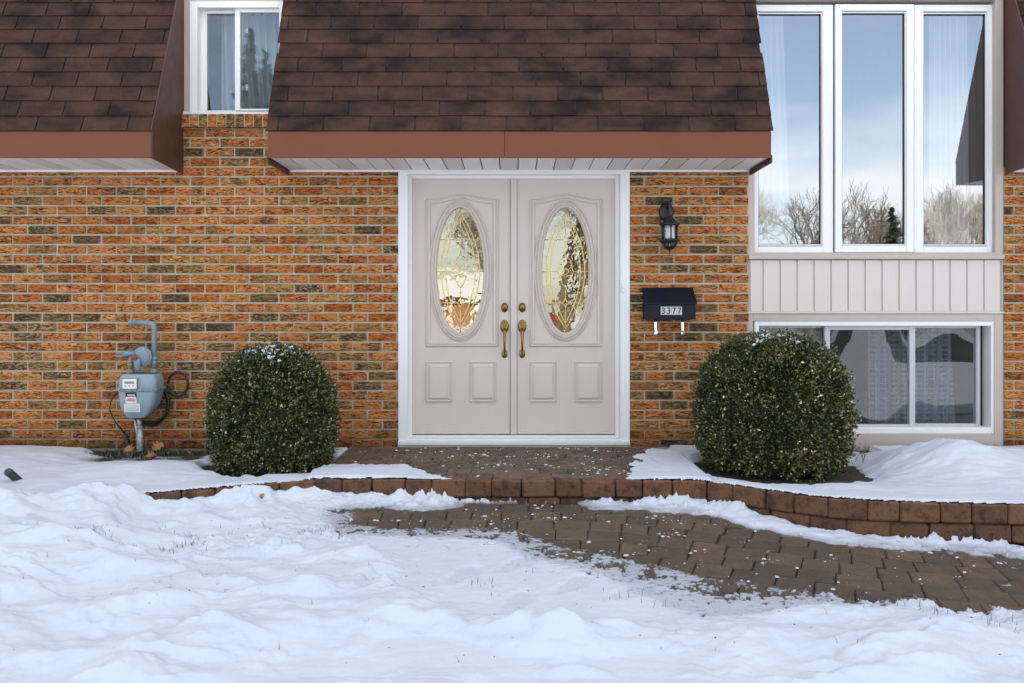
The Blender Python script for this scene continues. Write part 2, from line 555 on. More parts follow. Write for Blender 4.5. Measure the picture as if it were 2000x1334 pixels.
class MB:
    """collects simple shapes; build() links them as one mesh object"""
    def __init__(self):
        self.v, self.f, self.sm = [], [], []

    def add(self, vs, fs, smooth=False):
        o = len(self.v)
        self.v += [tuple(p) for p in vs]
        self.f += [tuple(i + o for i in f) for f in fs]
        self.sm += [smooth] * len(fs)
        return self

    def box(self, x0, x1, y0, y1, z0, z1):
        vs = [(x0, y0, z0), (x1, y0, z0), (x1, y1, z0), (x0, y1, z0), (x0, y0, z1), (x1, y0, z1), (x1, y1, z1), (x0, y1, z1)]
        return self.add(vs, [(0, 3, 2, 1), (4, 5, 6, 7), (0, 1, 5, 4), (1, 2, 6, 5), (2, 3, 7, 6), (3, 0, 4, 7)])

    def frame(self, x0, x1, z0, z1, y0, y1, l, r, t, b):
        self.box(x0, x0 + l, y0, y1, z0, z1)
        self.box(x1 - r, x1, y0, y1, z0, z1)
        self.box(x0 + l, x1 - r, y0, y1, z1 - t, z1)
        self.box(x0 + l, x1 - r, y0, y1, z0, z0 + b)
        return self

    def tube(self, pts, rad, n=10, closed=False, smooth=True, flat=1.0):
        pts = [Vector(p) for p in pts]
        m = len(pts)
        rads = rad if isinstance(rad, (list, tuple)) else [rad] * m
        rings = []
        up = None
        for i in range(m):
            if closed:
                t = pts[(i + 1) % m] - pts[i - 1]
            else:
                t = pts[min(i + 1, m - 1)] - pts[max(i - 1, 0)]
            if t.length < 1e-9:
                t = Vector((0, 0, 1))
            t.normalize()
            if up is None:
                up = Vector((0, -1, 0)) if abs(t.y) < 0.9 else Vector((0, 0, 1))
            a = up - t * up.dot(t)
            if a.length < 1e-6:
                a = t.orthogonal()
            a.normalize()
            up = a
            b = t.cross(a)
            rings.append([pts[i] + (a * math.cos(q) * flat + b * math.sin(q)) * rads[i] for q in [2 * math.pi * k / n for k in range(n)]])
        vs = [p for r_ in rings for p in r_]
        fs = []
        for i in range(m if closed else m - 1):
            j = (i + 1) % m
            for k in range(n):
                fs.append((i * n + k, i * n + (k + 1) % n, j * n + (k + 1) % n, j * n + k))
        if not closed:
            fs.append(tuple(range(n))[::-1])
            fs.append(tuple((m - 1) * n + k for k in range(n)))
        return self.add(vs, fs, smooth)

    def lathe(self, prof, origin=(0, 0, 0), axis=(0, 0, 1), n=20, sx=1.0, smooth=True):
        ax = Vector(axis).normalized()
        u = Vector((1, 0, 0)) if abs(ax.x) < 0.9 else Vector((0, 0, 1))
        u = (u - ax * u.dot(ax)).normalized()
        w = ax.cross(u)
        og = Vector(origin)
        vs = []
        for r_, h in prof:
            for k in range(n):
                q = 2 * math.pi * k / n
                vs.append(og + ax * h + (u * math.cos(q) * sx + w * math.sin(q)) * max(r_, 1e-4))
        fs = []
        for i in range(len(prof) - 1):
            for k in range(n):
                fs.append((i * n + k, i * n + (k + 1) % n, (i + 1) * n + (k + 1) % n, (i + 1) * n + k))
        fs.append(tuple(range(n))[::-1])
        fs.append(tuple((len(prof) - 1) * n + k for k in range(n)))
        return self.add(vs, fs, smooth)

    def loft(self, rings, smooth=False, cap=True):
        n = len(rings[0])
        vs = [p for r_ in rings for p in r_]
        fs = []
        for i in range(len(rings) - 1):
            for k in range(n):
                fs.append((i * n + k, i * n + (k + 1) % n, (i + 1) * n + (k + 1) % n, (i + 1) * n + k))
        if cap:
            fs.append(tuple(range(n))[::-1])
            fs.append(tuple((len(rings) - 1) * n + k for k in range(n)))
        return self.add(vs, fs, smooth)

    def mesh(self, name, mat):
        me = bpy.data.meshes.new(name)
        me.from_pydata(self.v, [], self.f)
        me.polygons.foreach_set('use_smooth', self.sm)
        me.materials.append(mat)
        bm = bmesh.new()
        bm.from_mesh(me)
        bmesh.ops.recalc_face_normals(bm, faces=bm.faces)
        bm.to_mesh(me)
        bm.free()
        me.update()
        return me

    def build(self, name, mat, parent=None, loc=(0, 0, 0), bevel=0.0):
        o = bpy.data.objects.new(name, self.mesh(name, mat))
        o.location = loc
        link(o, parent)
        if bevel:
            b = o.modifiers.new('bevel', 'BEVEL')
            b.width = bevel
            b.segments = 2
            b.limit_method = 'ANGLE'
            b.angle_limit = R(50)
        return o


def _grad(ix, iy, seed):
    h = (ix.astype(np.int64) * 374761393 + iy.astype(np.int64) * 668265263 + seed * 974711) & 0x7fffffff
    h = ((h ^ (h >> 13)) * 1274126177) & 0x7fffffff
    h = h ^ (h >> 16)
    a = (h & 0xffff) / 65536.0 * 2 * np.pi
    return np.cos(a), np.sin(a)


def perlin(x, y, seed=0):
    x0, y0 = np.floor(x), np.floor(y)
    fx, fy = x - x0, y - y0
    u, v = fx * fx * fx * (fx * (fx * 6 - 15) + 10), fy * fy * fy * (fy * (fy * 6 - 15) + 10)
    r = []
    for dx, dy in ((0, 0), (1, 0), (0, 1), (1, 1)):
        gx, gy = _grad(x0 + dx, y0 + dy, seed)
        r.append(gx * (fx - dx) + gy * (fy - dy))
    return (r[0] * (1 - u) + r[1] * u) * (1 - v) + (r[2] * (1 - u) + r[3] * u) * v


def fbm(x, y, seed=0, octaves=4, gain=0.5):
    a, s, t = 1.0, 0.0, 0.0
    for i in range(octaves):
        s = s + a * perlin(x * 2 ** i, y * 2 ** i, seed + i * 17)
        t += a
        a *= gain
    return s / t * 1.6


def sstep(a, b, x):
    t = np.clip((x - a) / (b - a), 0, 1)
    return t * t * (3 - 2 * t)


# ------------------------------------------------------------------ the house
house = empty('brick_house', (0, 0, 0))
tag(house, 'orange brick split-level house with brown mansard eaves and taupe double doors', 'house')

DOOR_L, DOOR_R = wx(778), wx(1230)
PIER_R = wx(1462)
BAY_R = wx(1962)
EAVE_Y, SOF_Z, SHN_Z = -0.54, 2.415, 2.598
ROOFS = [(-12.0, wx(355.5)), (-1.775, 1.825), (wx(1966), 12.0)]
WIN_L = ROOFS[0][1]

# walls: mortar beds that carry the bricks
m = MB()
m.box(-12, DOOR_L, 0.007, 0.11, 0.10, 2.44)
m.box(WIN_L - 0.02, ROOFS[1][0] + 0.05, 0.007, 0.11, 2.44, wz(250))
wall_l = m.build('wall', M['mortar'], house)
wall_p = MB().box(DOOR_R, PIER_R, 0.007, 0.11, 0.10, 2.44).build('wall', M['mortar'], house)
wall_r = MB().box(BAY_R, 12, 0.007, 0.11, 0.10, 2.44).build('wall', M['mortar'], house)
# concrete foundation
m = MB()
m.box(-12, DOOR_L, -0.004, 0.12, -0.2, Z0 + 2 * COURSE - 0.004)
m.box(DOOR_R, PIER_R, -0.004, 0.12, -0.2, Z0 + 2 * COURSE - 0.004)
m.box(DOOR_L, DOOR_R, -0.002, 0.3, -0.2, wz(866))
m.box(BAY_R, 12, -0.004, 0.12, -0.2, Z0 + 2 * COURSE - 0.004)
m.build('foundation', M['concrete'], house)
MB().box(PIER_R, BAY_R, -0.05, 0.3, -0.2, wz(881)).build('concrete_ledge', M['concrete'], house, bevel=0.006)


# bricks
def brick_mesh(w, h=COURSE - 0.0145, d=0.05, seed=0, name='brick', mat=None):
    rd = random.Random(seed)
    nx, nz = 4, 2
    vs, fs = [], []
    b = 0.0035
    xs = [-w / 2 + b + (w - 2 * b) * i / nx for i in range(nx + 1)]
    zs = [-h / 2 + b + (h - 2 * b) * i / nz for i in range(nz + 1)]
    for z in zs:
        for x in xs:
            vs.append((x, rd.uniform(-0.0022, 0.0012), z))
    for j in range(nz):
        for i in range(nx):
            a = j * (nx + 1) + i
            fs.append((a, a + 1, a + nx + 2, a + nx + 1))
    k = nx + 1
    c = [0, nx, nz * k + nx, nz * k]
    o = len(vs)
    vs += [(-w / 2, b, -h / 2), (w / 2, b, -h / 2), (w / 2, b, h / 2), (-w / 2, b, h / 2),
           (-w / 2, d, -h / 2), (w / 2, d, -h / 2), (w / 2, d, h / 2), (-w / 2, d, h / 2)]
    fs += [(o, o + 1, *[i for i in range(nx, -1, -1)]), (o + 1, o + 2, *[j * k + nx for j in range(nz, -1, -1)]),
           (o + 2, o + 3, *[nz * k + i for i in range(0, nx + 1)]), (o + 3, o, *[j * k for j in range(0, nz + 1)])]
    for i in range(4):
        j = (i + 1) % 4
        fs.append((o + i, o + 4 + i, o + 4 + j, o + j))
    me = bpy.data.meshes.new(name)
    me.from_pydata(vs, [], fs)
    me.materials.append(mat or M['brick'])
    return me


brick_spots = []          # (wall, material key, x0, x1, zc)


def course_bricks(wall, mk, xa, xb, za, zb, ox):
    r0 = math.ceil((za - Z0) / COURSE - 1e-6)
    row = r0
    while Z0 + (row + 1) * COURSE <= zb + 0.012:
        x = ox + (row % 2) * 0.5 * PITCH
        x -= math.ceil((x - xa) / PITCH) * PITCH
        while x < xb:
            a, b = max(x + 0.007, xa + (0.001 if xa > -4.9 else 0)), min(x + PITCH - 0.007, xb - 0.001)
            if b - a > 0.03:
                brick_spots.append((wall, mk, a, b, Z0 + (row + 0.5) * COURSE))
            x += PITCH
        row += 1


course_bricks(wall_l, 'brick', -4.35, DOOR_L - 0.001, Z0 + 2 * COURSE, SOF_Z + 0.02, LX0)
course_bricks(wall_l, 'brick', WIN_L - 0.01, ROOFS[1][0] + 0.03, 2.42, wz(250), LX0)
course_bricks(wall_p, 'brick_pier', DOOR_R, PIER_R, Z0 + 2 * COURSE, SOF_Z + 0.02, PX0)
course_bricks(wall_r, 'brick_pier', BAY_R, 4.35, Z0 + 2 * COURSE, SOF_Z + 0.02, PX0)


def hidden(a, b, z):
    x = (a + b) / 2
    for cx, cz, rx, rz in ((-1.87, 0.66, 0.48, 0.40), (1.93, 0.66, 0.52, 0.42)):
        if ((x - cx) / rx) ** 2 + ((z - cz) / rz) ** 2 < 1:
            return True
    return x < -4.05 or x > 4.05


order = sorted(range(len(brick_spots)), key=lambda i: (hidden(*brick_spots[i][2:]), brick_spots[i][3] - brick_spots[i][2] < 0.2,
                                                       (brick_spots[i][2] + 0.1) ** 2 + (brick_spots[i][4] - 1.3) ** 2))
solo = set(order[:300])
bcache = {}
rest = {}
for i, (wall, mk, a, b, z) in enumerate(brick_spots):
    w = round(b - a, 3)
    key = (w, mk, i % 6 if w > 0.2 else 0)
    if key not in bcache:
        bcache[key] = brick_mesh(w, seed=hash(key[2:]) + int(w * 1000), mat=M[mk])
    me = bcache[key]
    loc = ((a + b) / 2 + random.uniform(-0.001, 0.001), random.uniform(-0.0025, 0.002), z + random.uniform(-0.001, 0.001))
    if i in solo:
        o = bpy.data.objects.new('brick', me)
        o.location = loc
        o.rotation_euler = (0, random.uniform(-0.006, 0.006), random.uniform(-0.004, 0.004))
        link(o, wall)
    else:
        mb = rest.setdefault((wall.name, mk), [wall, MB()])[1]
        mb.add([(v.co.x + loc[0], v.co.y + loc[1], v.co.z + loc[2]) for v in me.vertices], [tuple(p.vertices) for p in me.polygons])
for (wn, mk), (wall, mb) in rest.items():
    tag(mb.build('outer_bricks', M[mk], wall), kind='stuff')

# rowlock brick sill under the upstairs window
sill = MB().box(WIN_L, ROOFS[1][0] + 0.02, -0.022, 0.10, wz(250) + 0.004, wz(225)).build('window_sill', M['mortar'], house)
me = brick_mesh(0.060, 0.102, 0.12, 5, mat=M['brick_sill'])
k = 0
x = WIN_L + 0.032
while x < ROOFS[1][0] + 0.0:
    o = bpy.data.objects.new('brick', me)
    o.location = (x, -0.032 + random.uniform(-0.003, 0.003), (wz(250) + wz(225)) / 2 + 0.001)
    link(o, sill)
    x += 0.071

# body of the house behind the front: closes it to the sun
m = MB()
m.box(-12, WIN_L - 0.005, 0.02, 0.2, 2.44, 5.0)
m.box(ROOFS[1][0] + 0.01, ROOFS[1][1] - 0.01, 0.10, 0.25, 2.44, 5.0)
m.box(DOOR_L, DOOR_R, 0.12, 0.25, 2.36, 2.44)
m.box(BAY_R + 0.03, 12, 0.02, 0.2, 2.44, 5.0)
m.box(WIN_L - 0.005, ROOFS[1][0] + 0.01, 0.06, 0.2, 4.1, 5.0)
m.box(PIER_R - 0.01, BAY_R + 0.03, 0.07, 0.2, wz(-12), 5.0)
m.box(-12, 12, 8.0, 8.2, -0.2, 5.0)
m.box(-12.2, -12, 0, 8.2, -0.2, 5.0)
m.box(12, 12.2, 0, 8.2, -0.2, 5.0)
m.build('rear_walls', M['far_brick'], house)
m = MB()
rv = [(-12.4, -0.1 + 0.5, 5.0), (12.4, 0.4, 5.0), (12.4, 8.5, 5.0), (-12.4, 8.5, 5.0), (-9, 3.4, 6.4), (9, 3.4, 6.4), (9, 4.6, 6.4), (-9, 4.6, 6.4)]
m.add(rv, [(0, 1, 5, 4), (1, 2, 6, 5), (2, 3, 7, 6), (3, 0, 4, 7), (4, 5, 6, 7), (3, 2, 1, 0)])
m.build('upper_roof', M['shingle'], house)


# mansard eaves
SLOPE = math.atan2(0.928, 0.371)
U = Vector((0, math.cos(SLOPE), math.sin(SLOPE)))
NRM = Vector((0, -math.sin(SLOPE), math.cos(SLOPE)))
ROW = 0.1295
TAB = 0.327
P0 = Vector((0, EAVE_Y - 0.004, SHN_Z))


def slab_mesh(w, l, name='shingle'):
    # wedge that is thick at the butt and lies under the course above
    t0, t1, tk = 0.0185, 0.0045, 0.008
    rd = random.Random(int(w * 1e4))
    j = [rd.uniform(-0.0012, 0.0012) for _ in range(4)]
    vs = [(-w / 2, j[0], t0 - tk), (w / 2, j[1], t0 - tk), (w / 2, l, t1 - tk), (-w / 2, l, t1 - tk),
          (-w / 2, j[0], t0), (w / 2, j[1], t0 + j[2]), (w / 2, l, t1), (-w / 2, l, t1)]
    me = bpy.data.meshes.new(name)
    me.from_pydata(vs, [], [(0, 3, 2, 1), (4, 5, 6, 7), (0, 1, 5, 4), (1, 2, 6, 5), (2, 3, 7, 6), (3, 0, 4, 7)])
    me.materials.append(M['shingle'])
    return me


scache = {}
for ri, (xa, xb) in enumerate(ROOFS):
    top = P0 + U * 2.62
    m = MB()
    prof = [(EAVE_Y + 0.002, SHN_Z + 0.01), (top.y, top.z), (top.y + 0.25, top.z), (0.0, SOF_Z + 0.02), (EAVE_Y + 0.002, SOF_Z + 0.02)]
    ra, rb = [(xa, y, z) for y, z in prof], [(xb, y, z) for y, z in prof]
    m.loft([ra, rb])
    roof = m.build('mansard_roof', M['flash'], house)
    pa_, pb_ = P0 + U * 0.01, top
    fl_ = [(pa_ + NRM * 0.0005), (pb_ + NRM * 0.0005), (pb_ + NRM * 0.0025), (pa_ + NRM * 0.0025)]
    MB().loft([[(e_, q_.y, q_.z) for q_ in fl_] for e_ in (max(xa, -4.4) + 0.004, min(xb, 4.4) - 0.004)]).build('dark_backing', M['gasket'], roof)  # black sheet added so the gaps between shingle tabs read dark
    # shingles
    ov = 0.012 if ri == 1 else 0.002
    vis_a, vis_b = max(xa - ov, -4.3), min(xb + ov, 4.4)
    shift = [0.16, -0.07, 0.05][ri]
    for row in range(13):
        s0 = row * ROW
        off = shift - (row * 0.43 + (row % 2) * 0.05) * TAB
        x = off - math.ceil((off - vis_a) / TAB) * TAB
        while x < vis_b:
            a, b = max(x + 0.0052, vis_a), min(x + TAB - 0.0052, vis_b)
            if b - a > 0.02:
                w = round(b - a, 3)
                if w not in scache:
                    scache[w] = slab_mesh(w, ROW * 1.35)
                o = bpy.data.objects.new('shingle', scache[w])
                o.location = P0 + U * (s0 + random.uniform(-0.002, 0.002)) + NRM * random.uniform(0, 0.0012) + Vector(((a + b) / 2, 0, 0))
                o.rotation_euler = (SLOPE, 0, 0)
                o.rotation_euler.rotate_axis('Z', random.uniform(-0.004, 0.004))
                link(o, roof)
            x += TAB
    # fascia board, its drip edge and the returns at the ends
    seam = wx(985, EAVE_Y) if ri == 1 else None
    for fa, fb in (((xa, seam), (seam + 0.0015, xb)) if seam else ((xa, xb),)):
        MB().box(fa, fb, EAVE_Y - 0.012, EAVE_Y, SOF_Z - 0.004, SHN_Z + 0.004).build('fascia', M['fascia'], roof, bevel=0.004)
    for e, s in ((xa, -1), (xb, 1)):
        if ri == 1:
            m = MB().box(min(e, e + s * 0.012), max(e, e + s * 0.012), EAVE_Y + 0.001, 0.004, SOF_Z - 0.035, SOF_Z + 0.02)
            m.build('end_trim', M['flash'], roof)
    if ri != 1:
        e, sgn = (xb, 1) if ri == 0 else (xa, -1)
        pr_ = [(EAVE_Y - 0.013, SOF_Z - 0.004), (EAVE_Y - 0.013, SHN_Z + 0.0), (P0 + NRM * 0.022).to_tuple()[1:], (top + NRM * 0.022).to_tuple()[1:], (top.y + 0.3, top.z), (0.004, SOF_Z + 0.02), (0.004, SOF_Z - 0.03)]
        MB().loft([[(e + sgn * 0.0025, y_, z_) for y_, z_ in pr_], [(e + sgn * 0.010, y_, z_) for y_, z_ in pr_]]).build('end_panel', M['flash'], roof)
    # soffit, panel by panel
    x = max(xa, -4.4) + 0.012
    q = 0
    while x < min(xb, 4.4) - 0.02:
        x1 = min(x + 0.137, xb - 0.012)
        mm = MB()
        mm.box(x + 0.0015, x1 - 0.0075, EAVE_Y + 0.004, -0.022, SOF_Z, SOF_Z + 0.012)
        mm.build('soffit_panel', M['vent'] if q % 3 == 0 else M['soffit'], roof)
        x += 0.137
        q += 1
    MB().box(max(xa, -4.4) + 0.012, min(xb, 4.4) - 0.012, -0.022, -0.0035, SOF_Z - 0.014, SOF_Z + 0.013).build('soffit_channel', M['white'], roof, bevel=0.002)


# rooms behind the glass
def room(x0, x1, y0, y1, z0, z1, mk='room'):
    m = MB().box(x0, x1, y0, y1, z0, z1)
    m.f = [f for i, f in enumerate(m.f) if i != 2]
    m.sm = m.sm[:len(m.f)]
    return m.build('room', M[mk], house)


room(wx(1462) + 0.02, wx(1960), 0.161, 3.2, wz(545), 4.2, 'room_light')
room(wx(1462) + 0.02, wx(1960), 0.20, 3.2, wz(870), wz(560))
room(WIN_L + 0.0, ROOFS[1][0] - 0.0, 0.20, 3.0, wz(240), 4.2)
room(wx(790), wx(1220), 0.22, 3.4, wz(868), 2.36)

# ------------------------------------------------------------------ entrance
DY = 0.085                                              # face of the door leaves
m = MB()
zt, zb = wz(333), wz(866)
m.frame(DOOR_L + 0.001, DOOR_R - 0.001, zb, zt, -0.006, 0.055, 0.072, 0.072, 0.030, 0.0005)
m.frame(wx(796, 0.02), wx(1211, 0.02), zb, zt - 0.022, 0.055, 0.20, 0.030, 0.032, 0.032, 0.0005)
m.build('door_frame', M['white'], house, bevel=0.003)
m = MB().box(DOOR_L + 0.03, DOOR_R - 0.03, 0.0, 0.2, wz(866), wz(857))
m.box(DOOR_L + 0.004, DOOR_R - 0.004, -0.055, 0.0, wz(866) - 0.004, wz(860))
m.box(wx(800, DY), wx(1207, DY), 0.06, 0.2, wz(857), wz(848, DY) - 0.006)
m.build('threshold', M['sill_metal'], house, bevel=0.003)
MB().box(DOOR_L - 0.0, DOOR_R + 0.0, -0.075, -0.001, wz(880), wz(867.5)).build('concrete_step_edge', M['concrete'], house, bevel=0.006)


def offset(poly, d):
    n = len(poly)
    out = []
    for i in range(n):
        p0, p1, p2 = Vector(poly[i - 1]), Vector(poly[i]), Vector(poly[(i + 1) % n])
        a, b = (p1 - p0), (p2 - p1)
        if a.length < 1e-9 or b.length < 1e-9:
            out.append(tuple(p1))
            continue
        a.normalize()
        b.normalize()
        na, nb = Vector((-a.y, a.x)), Vector((-b.y, b.x))
        k = na + nb
        q = max(0.35, k.dot(na))
        out.append(tuple(p1 + k * (d / q)))
    return out


def moulding(poly, prof, y, fill=False):
    """poly counter-clockwise in x,z; prof = (inward offset, height above the face)"""
    m = MB()
    rings = [[(px, y - dep * 1.7, pz) for px, pz in offset(poly, off)] for off, dep in prof]
    n = len(poly)
    vs = [p for r_ in rings for p in r_]
    fs = []
    for i in range(len(rings) - 1):
        for k in range(n):
            fs.append((i * n + k, i * n + (k + 1) % n, (i + 1) * n + (k + 1) % n, (i + 1) * n + k))
    if fill:
        fs.append(tuple((len(rings) - 1) * n + k for k in range(n)))
    m.add(vs, fs)
    return m


def ellipse(cx, cz, a, b, n=72):
    return [(cx + a * math.cos(2 * math.pi * i / n), cz + b * math.sin(2 * math.pi * i / n)) for i in range(n)]


def d2(px, py):
    return wx(px, DY), wz(py, DY)


for side, (pl, pr) in enumerate(((803.5, 996), (1010, 1203))):
    x0, x1 = wx(pl, DY), wx(pr, DY)
    z0, z1 = wz(848, DY), wz(347.5, DY)
    ocx, ocz = d2(899 if side == 0 else 1104.5, 528.5)
    oa, ob = 46.5 * (CAM_D + DY) / FOC, 122.5 * (CAM_D + DY) / FOC
    # leaf with an oval opening
    n = 72
    el = ellipse(ocx, ocz, oa, ob, n)
    rect = []
    for (ex, ez) in el:
        dx, dz = ex - ocx, ez - ocz
        t = min(((x1 - ocx) / dx) if dx > 1e-9 else ((x0 - ocx) / dx if dx < -1e-9 else 1e9),
                ((z1 - ocz) / dz) if dz > 1e-9 else ((z0 - ocz) / dz if dz < -1e-9 else 1e9))
        rect.append((ocx + dx * t, ocz + dz * t))
    for cxz in ((x0, z0), (x1, z0), (x1, z1), (x0, z1)):
        k = min(range(n), key=lambda i: (rect[i][0] - cxz[0]) ** 2 + (rect[i][1] - cxz[1]) ** 2)
        rect[k] = cxz
    m = MB()
    ringsd = [[(a, DY + 0.044, b) for a, b in rect], [(a, DY, b) for a, b in rect], [(a, DY, b) for a, b in el], [(a, DY + 0.044, b) for a, b in el]]
    m.loft(ringsd + [ringsd[0]], cap=False)
    leaf = m.build('door', M['door'], house)
    # oval surround: three stepped rings
    prof = [(-0.060, 0.0), (-0.058, 0.008), (-0.050, 0.011), (-0.044, 0.007), (-0.040, 0.0065), (-0.036, 0.014), (-0.026, 0.016), (-0.020, 0.010),
            (-0.016, 0.0095), (-0.011, 0.014), (-0.004, 0.013), (0.003, 0.004), (0.003, -0.02)]
    moulding(el, prof, DY).build('oval_surround', M['door'], leaf)
    # arched panel moulding
    ax0, az0 = d2(831.5 if side == 0 else 1035, 677)
    ax1, az1 = d2(973 if side == 0 else 1176, 388)
    w = ax1 - ax0
    rise = 9.5 * 0.00405
    arch = [(ax0, az0), (ax1, az0), (ax1, az1)]
    N = 28
    for i in range(1, N):
        t = i / N
        x = ax1 - w * t
        u = abs(t - 0.5) * 2
        if u < 0.80:
            arch.append((x, az1 + rise * (0.5 + 0.5 * math.cos(math.pi * u / 0.80))))
    arch.append((ax0, az1))
    prof = [(0, 0), (0.002, 0.007), (0.008, 0.009), (0.013, 0.004), (0.018, 0.004), (0.022, 0.0075), (0.034, 0.008), (0.044, 0.0)]
    moulding(arch, prof, DY).build('panel_moulding', M['door'], leaf)
    # two lower raised panels
    for (qa, qb) in (((831, 883), (917.5, 969)) if side == 0 else ((1034, 1087), (1122.5, 1175.5))):
        ax, az = d2(qa, 785)
        bx, bz = d2(qb, 706)
        rc = [(ax, az), (bx, az), (bx, bz), (ax, bz)]
        pf = [(0, 0), (0.002, 0.006), (0.007, 0.007), (0.011, 0.002), (0.018, 0.002), (0.036, 0.009), (0.038, 0.009)]
        moulding(rc, pf, DY, True).build('raised_panel', M['door'], leaf)
    # kick strip at the foot
    MB().box(x0 + 0.002, x1 - 0.002, DY - 0.006, DY, z0 + 0.002, z0 + 0.022).build('door_sweep', M['door'], leaf, bevel=0.002)
    # glass and brass came
    gl = MB()
    gl.add([(ocx, DY + 0.012, ocz)] + [(a, DY + 0.012, b) for a, b in ellipse(ocx, ocz, oa + 0.002, ob + 0.002, n)], [(0, i + 1, (i + 1) % n + 1) for i in range(n)])
    gl.build('glass', M['glass_door'], leaf)
    m = MB()
    yc = DY + 0.010
    sx, sz = oa / 180.0, ob / 475.0

    def cp(pts):
        return [(ocx + x_ * sx, yc, ocz - y_ * sz) for x_, y_ in pts]

    def lens(hw, ht, n_=30):
        out = []
        for s_ in (1, -1):
            for i in range(n_):
                t = -1 + 2 * i / n_
                out.append((s_ * hw * (1 - abs(t) ** 2.0), s_ * t * ht))
        return out

    cr = 0.0037
    m.tube([(a, yc, b) for a, b in ellipse(ocx, ocz, oa - 0.002, ob - 0.002, 64)], 0.004, 6, True)
    for hw, ht in ((146, 440), (112, 398)):
        m.tube(cp(lens(hw, ht)), cr * 1.15, 6, True)
    m.tube(cp([(0, -470), (0, -235 - 32)]), cr, 6)
    m.tube(cp([(0, -235 + 32), (0, -122)]), cr, 6)
    m.tube(cp([(0, 130), (0, 245 - 32)]), cr, 6)
    m.tube(cp([(0, 245 + 32), (0, 470)]), cr, 6)
    for yy, inner in ((-235, 34), (245, 34)):
        hwx = 180 * math.sqrt(max(0, 1 - (yy / 475) ** 2)) - 3
        for s_ in (1, -1):
            m.tube(cp([(s_ * hwx, yy), (s_ * inner, yy)]), cr, 6)
        for sx_ in (1, -1):
            for sy_ in (1, -1):
                m.tube(cp([(sx_ * 36 * (1 - math.sin(q)), yy + sy_ * 44 * (1 - math.cos(q))) for q in [math.pi / 2 * i / 8 for i in range(9)]]), cr, 6)
    for s_ in (1, -1):
        m.tube(cp([(s_ * 177, 7), (s_ * 63, 7)]), cr, 6)
    up = [(0, -122), (18, -100), (38, -75), (47, -48), (40, -22), (22, -8), (0, -4), (-22, -8), (-40, -22), (-47, -48), (-38, -75), (-18, -100)]
    lo = [(0, 130), (22, 104), (36, 68), (44, 40), (62, 8), (48, -20), (40, -30)]
    m.tube(cp(up), cr, 6, True)
    m.tube(cp(lo), cr, 6)
    m.tube(cp([(-a, b) for a, b in lo]), cr, 6)
    m.tube(cp([(22 * math.cos(q), 7 + 22 * math.sin(q)) for q in [2 * math.pi * i / 16 for i in range(16)]]), cr, 6, True)
    m.tube(cp([(44, 40), (22, 34), (0, 44), (-22, 34), (-44, 40)]), cr, 6)
    m.build('came', M['came'], leaf)
    # deadbolt
    hx = 985.5 if side == 0 else 1020
    bx, bz = d2(hx, 600.5)
    m = MB()
    m.lathe([(0.0345, 0), (0.0345, 0.004), (0.030, 0.009), (0.024, 0.011), (0.0225, 0.018), (0.0205, 0.022), (0.0, 0.0225)], (bx, DY, bz), (0, -1, 0), 24)
    m.v = [(bx + (v[0] - bx) * 0.82, v[1], bz + (v[2] - bz) * 1.12) for v in m.v]
    db = m.build('deadbolt', M['brass'], leaf)
    m = MB().box(bx - 0.0022, bx + 0.0022, DY - 0.024, DY - 0.021, bz - 0.010, bz + 0.004)
    m.box(bx - 0.010, bx + 0.010, DY - 0.0236, DY - 0.021, bz - 0.0035, bz - 0.0005)
    m.build('keyhole', M['gasket'], db)
    # grip handle
    tx, tz = d2(hx - (1 if side == 0 else -1) * 0.0, 637)
    lx, lz = d2(hx, 691)
    m = MB()
    m.lathe([(0.036, 0), (0.036, 0.004), (0.031, 0.010), (0.020, 0.014), (0.0, 0.0145)], (tx, DY, tz), (0, -1, 0), 24)
    m.v = [(tx + (v[0] - tx) * 0.95, v[1], tz + (v[2] - tz) * 1.45) for v in m.v]
    k0 = len(m.v)
    m.lathe([(0.026, 0), (0.026, 0.003), (0.020, 0.008), (0.0, 0.010)], (lx, DY, lz), (0, -1, 0), 20)
    m.v = m.v[:k0] + [(lx + (v[0] - lx) * 0.92, v[1], lz + (v[2] - lz) * 1.35) for v in m.v[k0:]]
    zm = lambda t: tz - 0.03 + (lz - tz + 0.03) * t
    m.tube([(tx, DY - 0.008, tz - 0.020), (tx, DY - 0.036, tz - 0.030), (tx, DY - 0.050, zm(0.16)), (tx, DY - 0.056, zm(0.4)), (tx, DY - 0.054, zm(0.65)),
            (tx, DY - 0.043, zm(0.84)), (lx, DY - 0.026, zm(0.95)), (lx, DY - 0.006, lz)],
           [0.010, 0.0125, 0.0125, 0.0105, 0.0085, 0.0075, 0.0085, 0.009], 12)
    hd = m.build('handle', M['brass'], leaf)
    m = MB()
    m.lathe([(0.017, 0.0), (0.0165, 0.006), (0.012, 0.010), (0.0, 0.011)], (tx, DY - 0.013, tz + 0.012), (0, -1, 0.25), 16)
    m.box(tx - 0.009, tx + 0.009, DY - 0.040, DY - 0.014, tz - 0.003, tz + 0.003)
    m.build('thumb_latch', M['brass'], hd)
# astragal between the leaves
MB().box(wx(997, DY), wx(1009.5, DY), DY - 0.016, DY + 0.03, wz(848, DY), wz(347.5, DY)).build('astragal', M['door'], house, bevel=0.003)

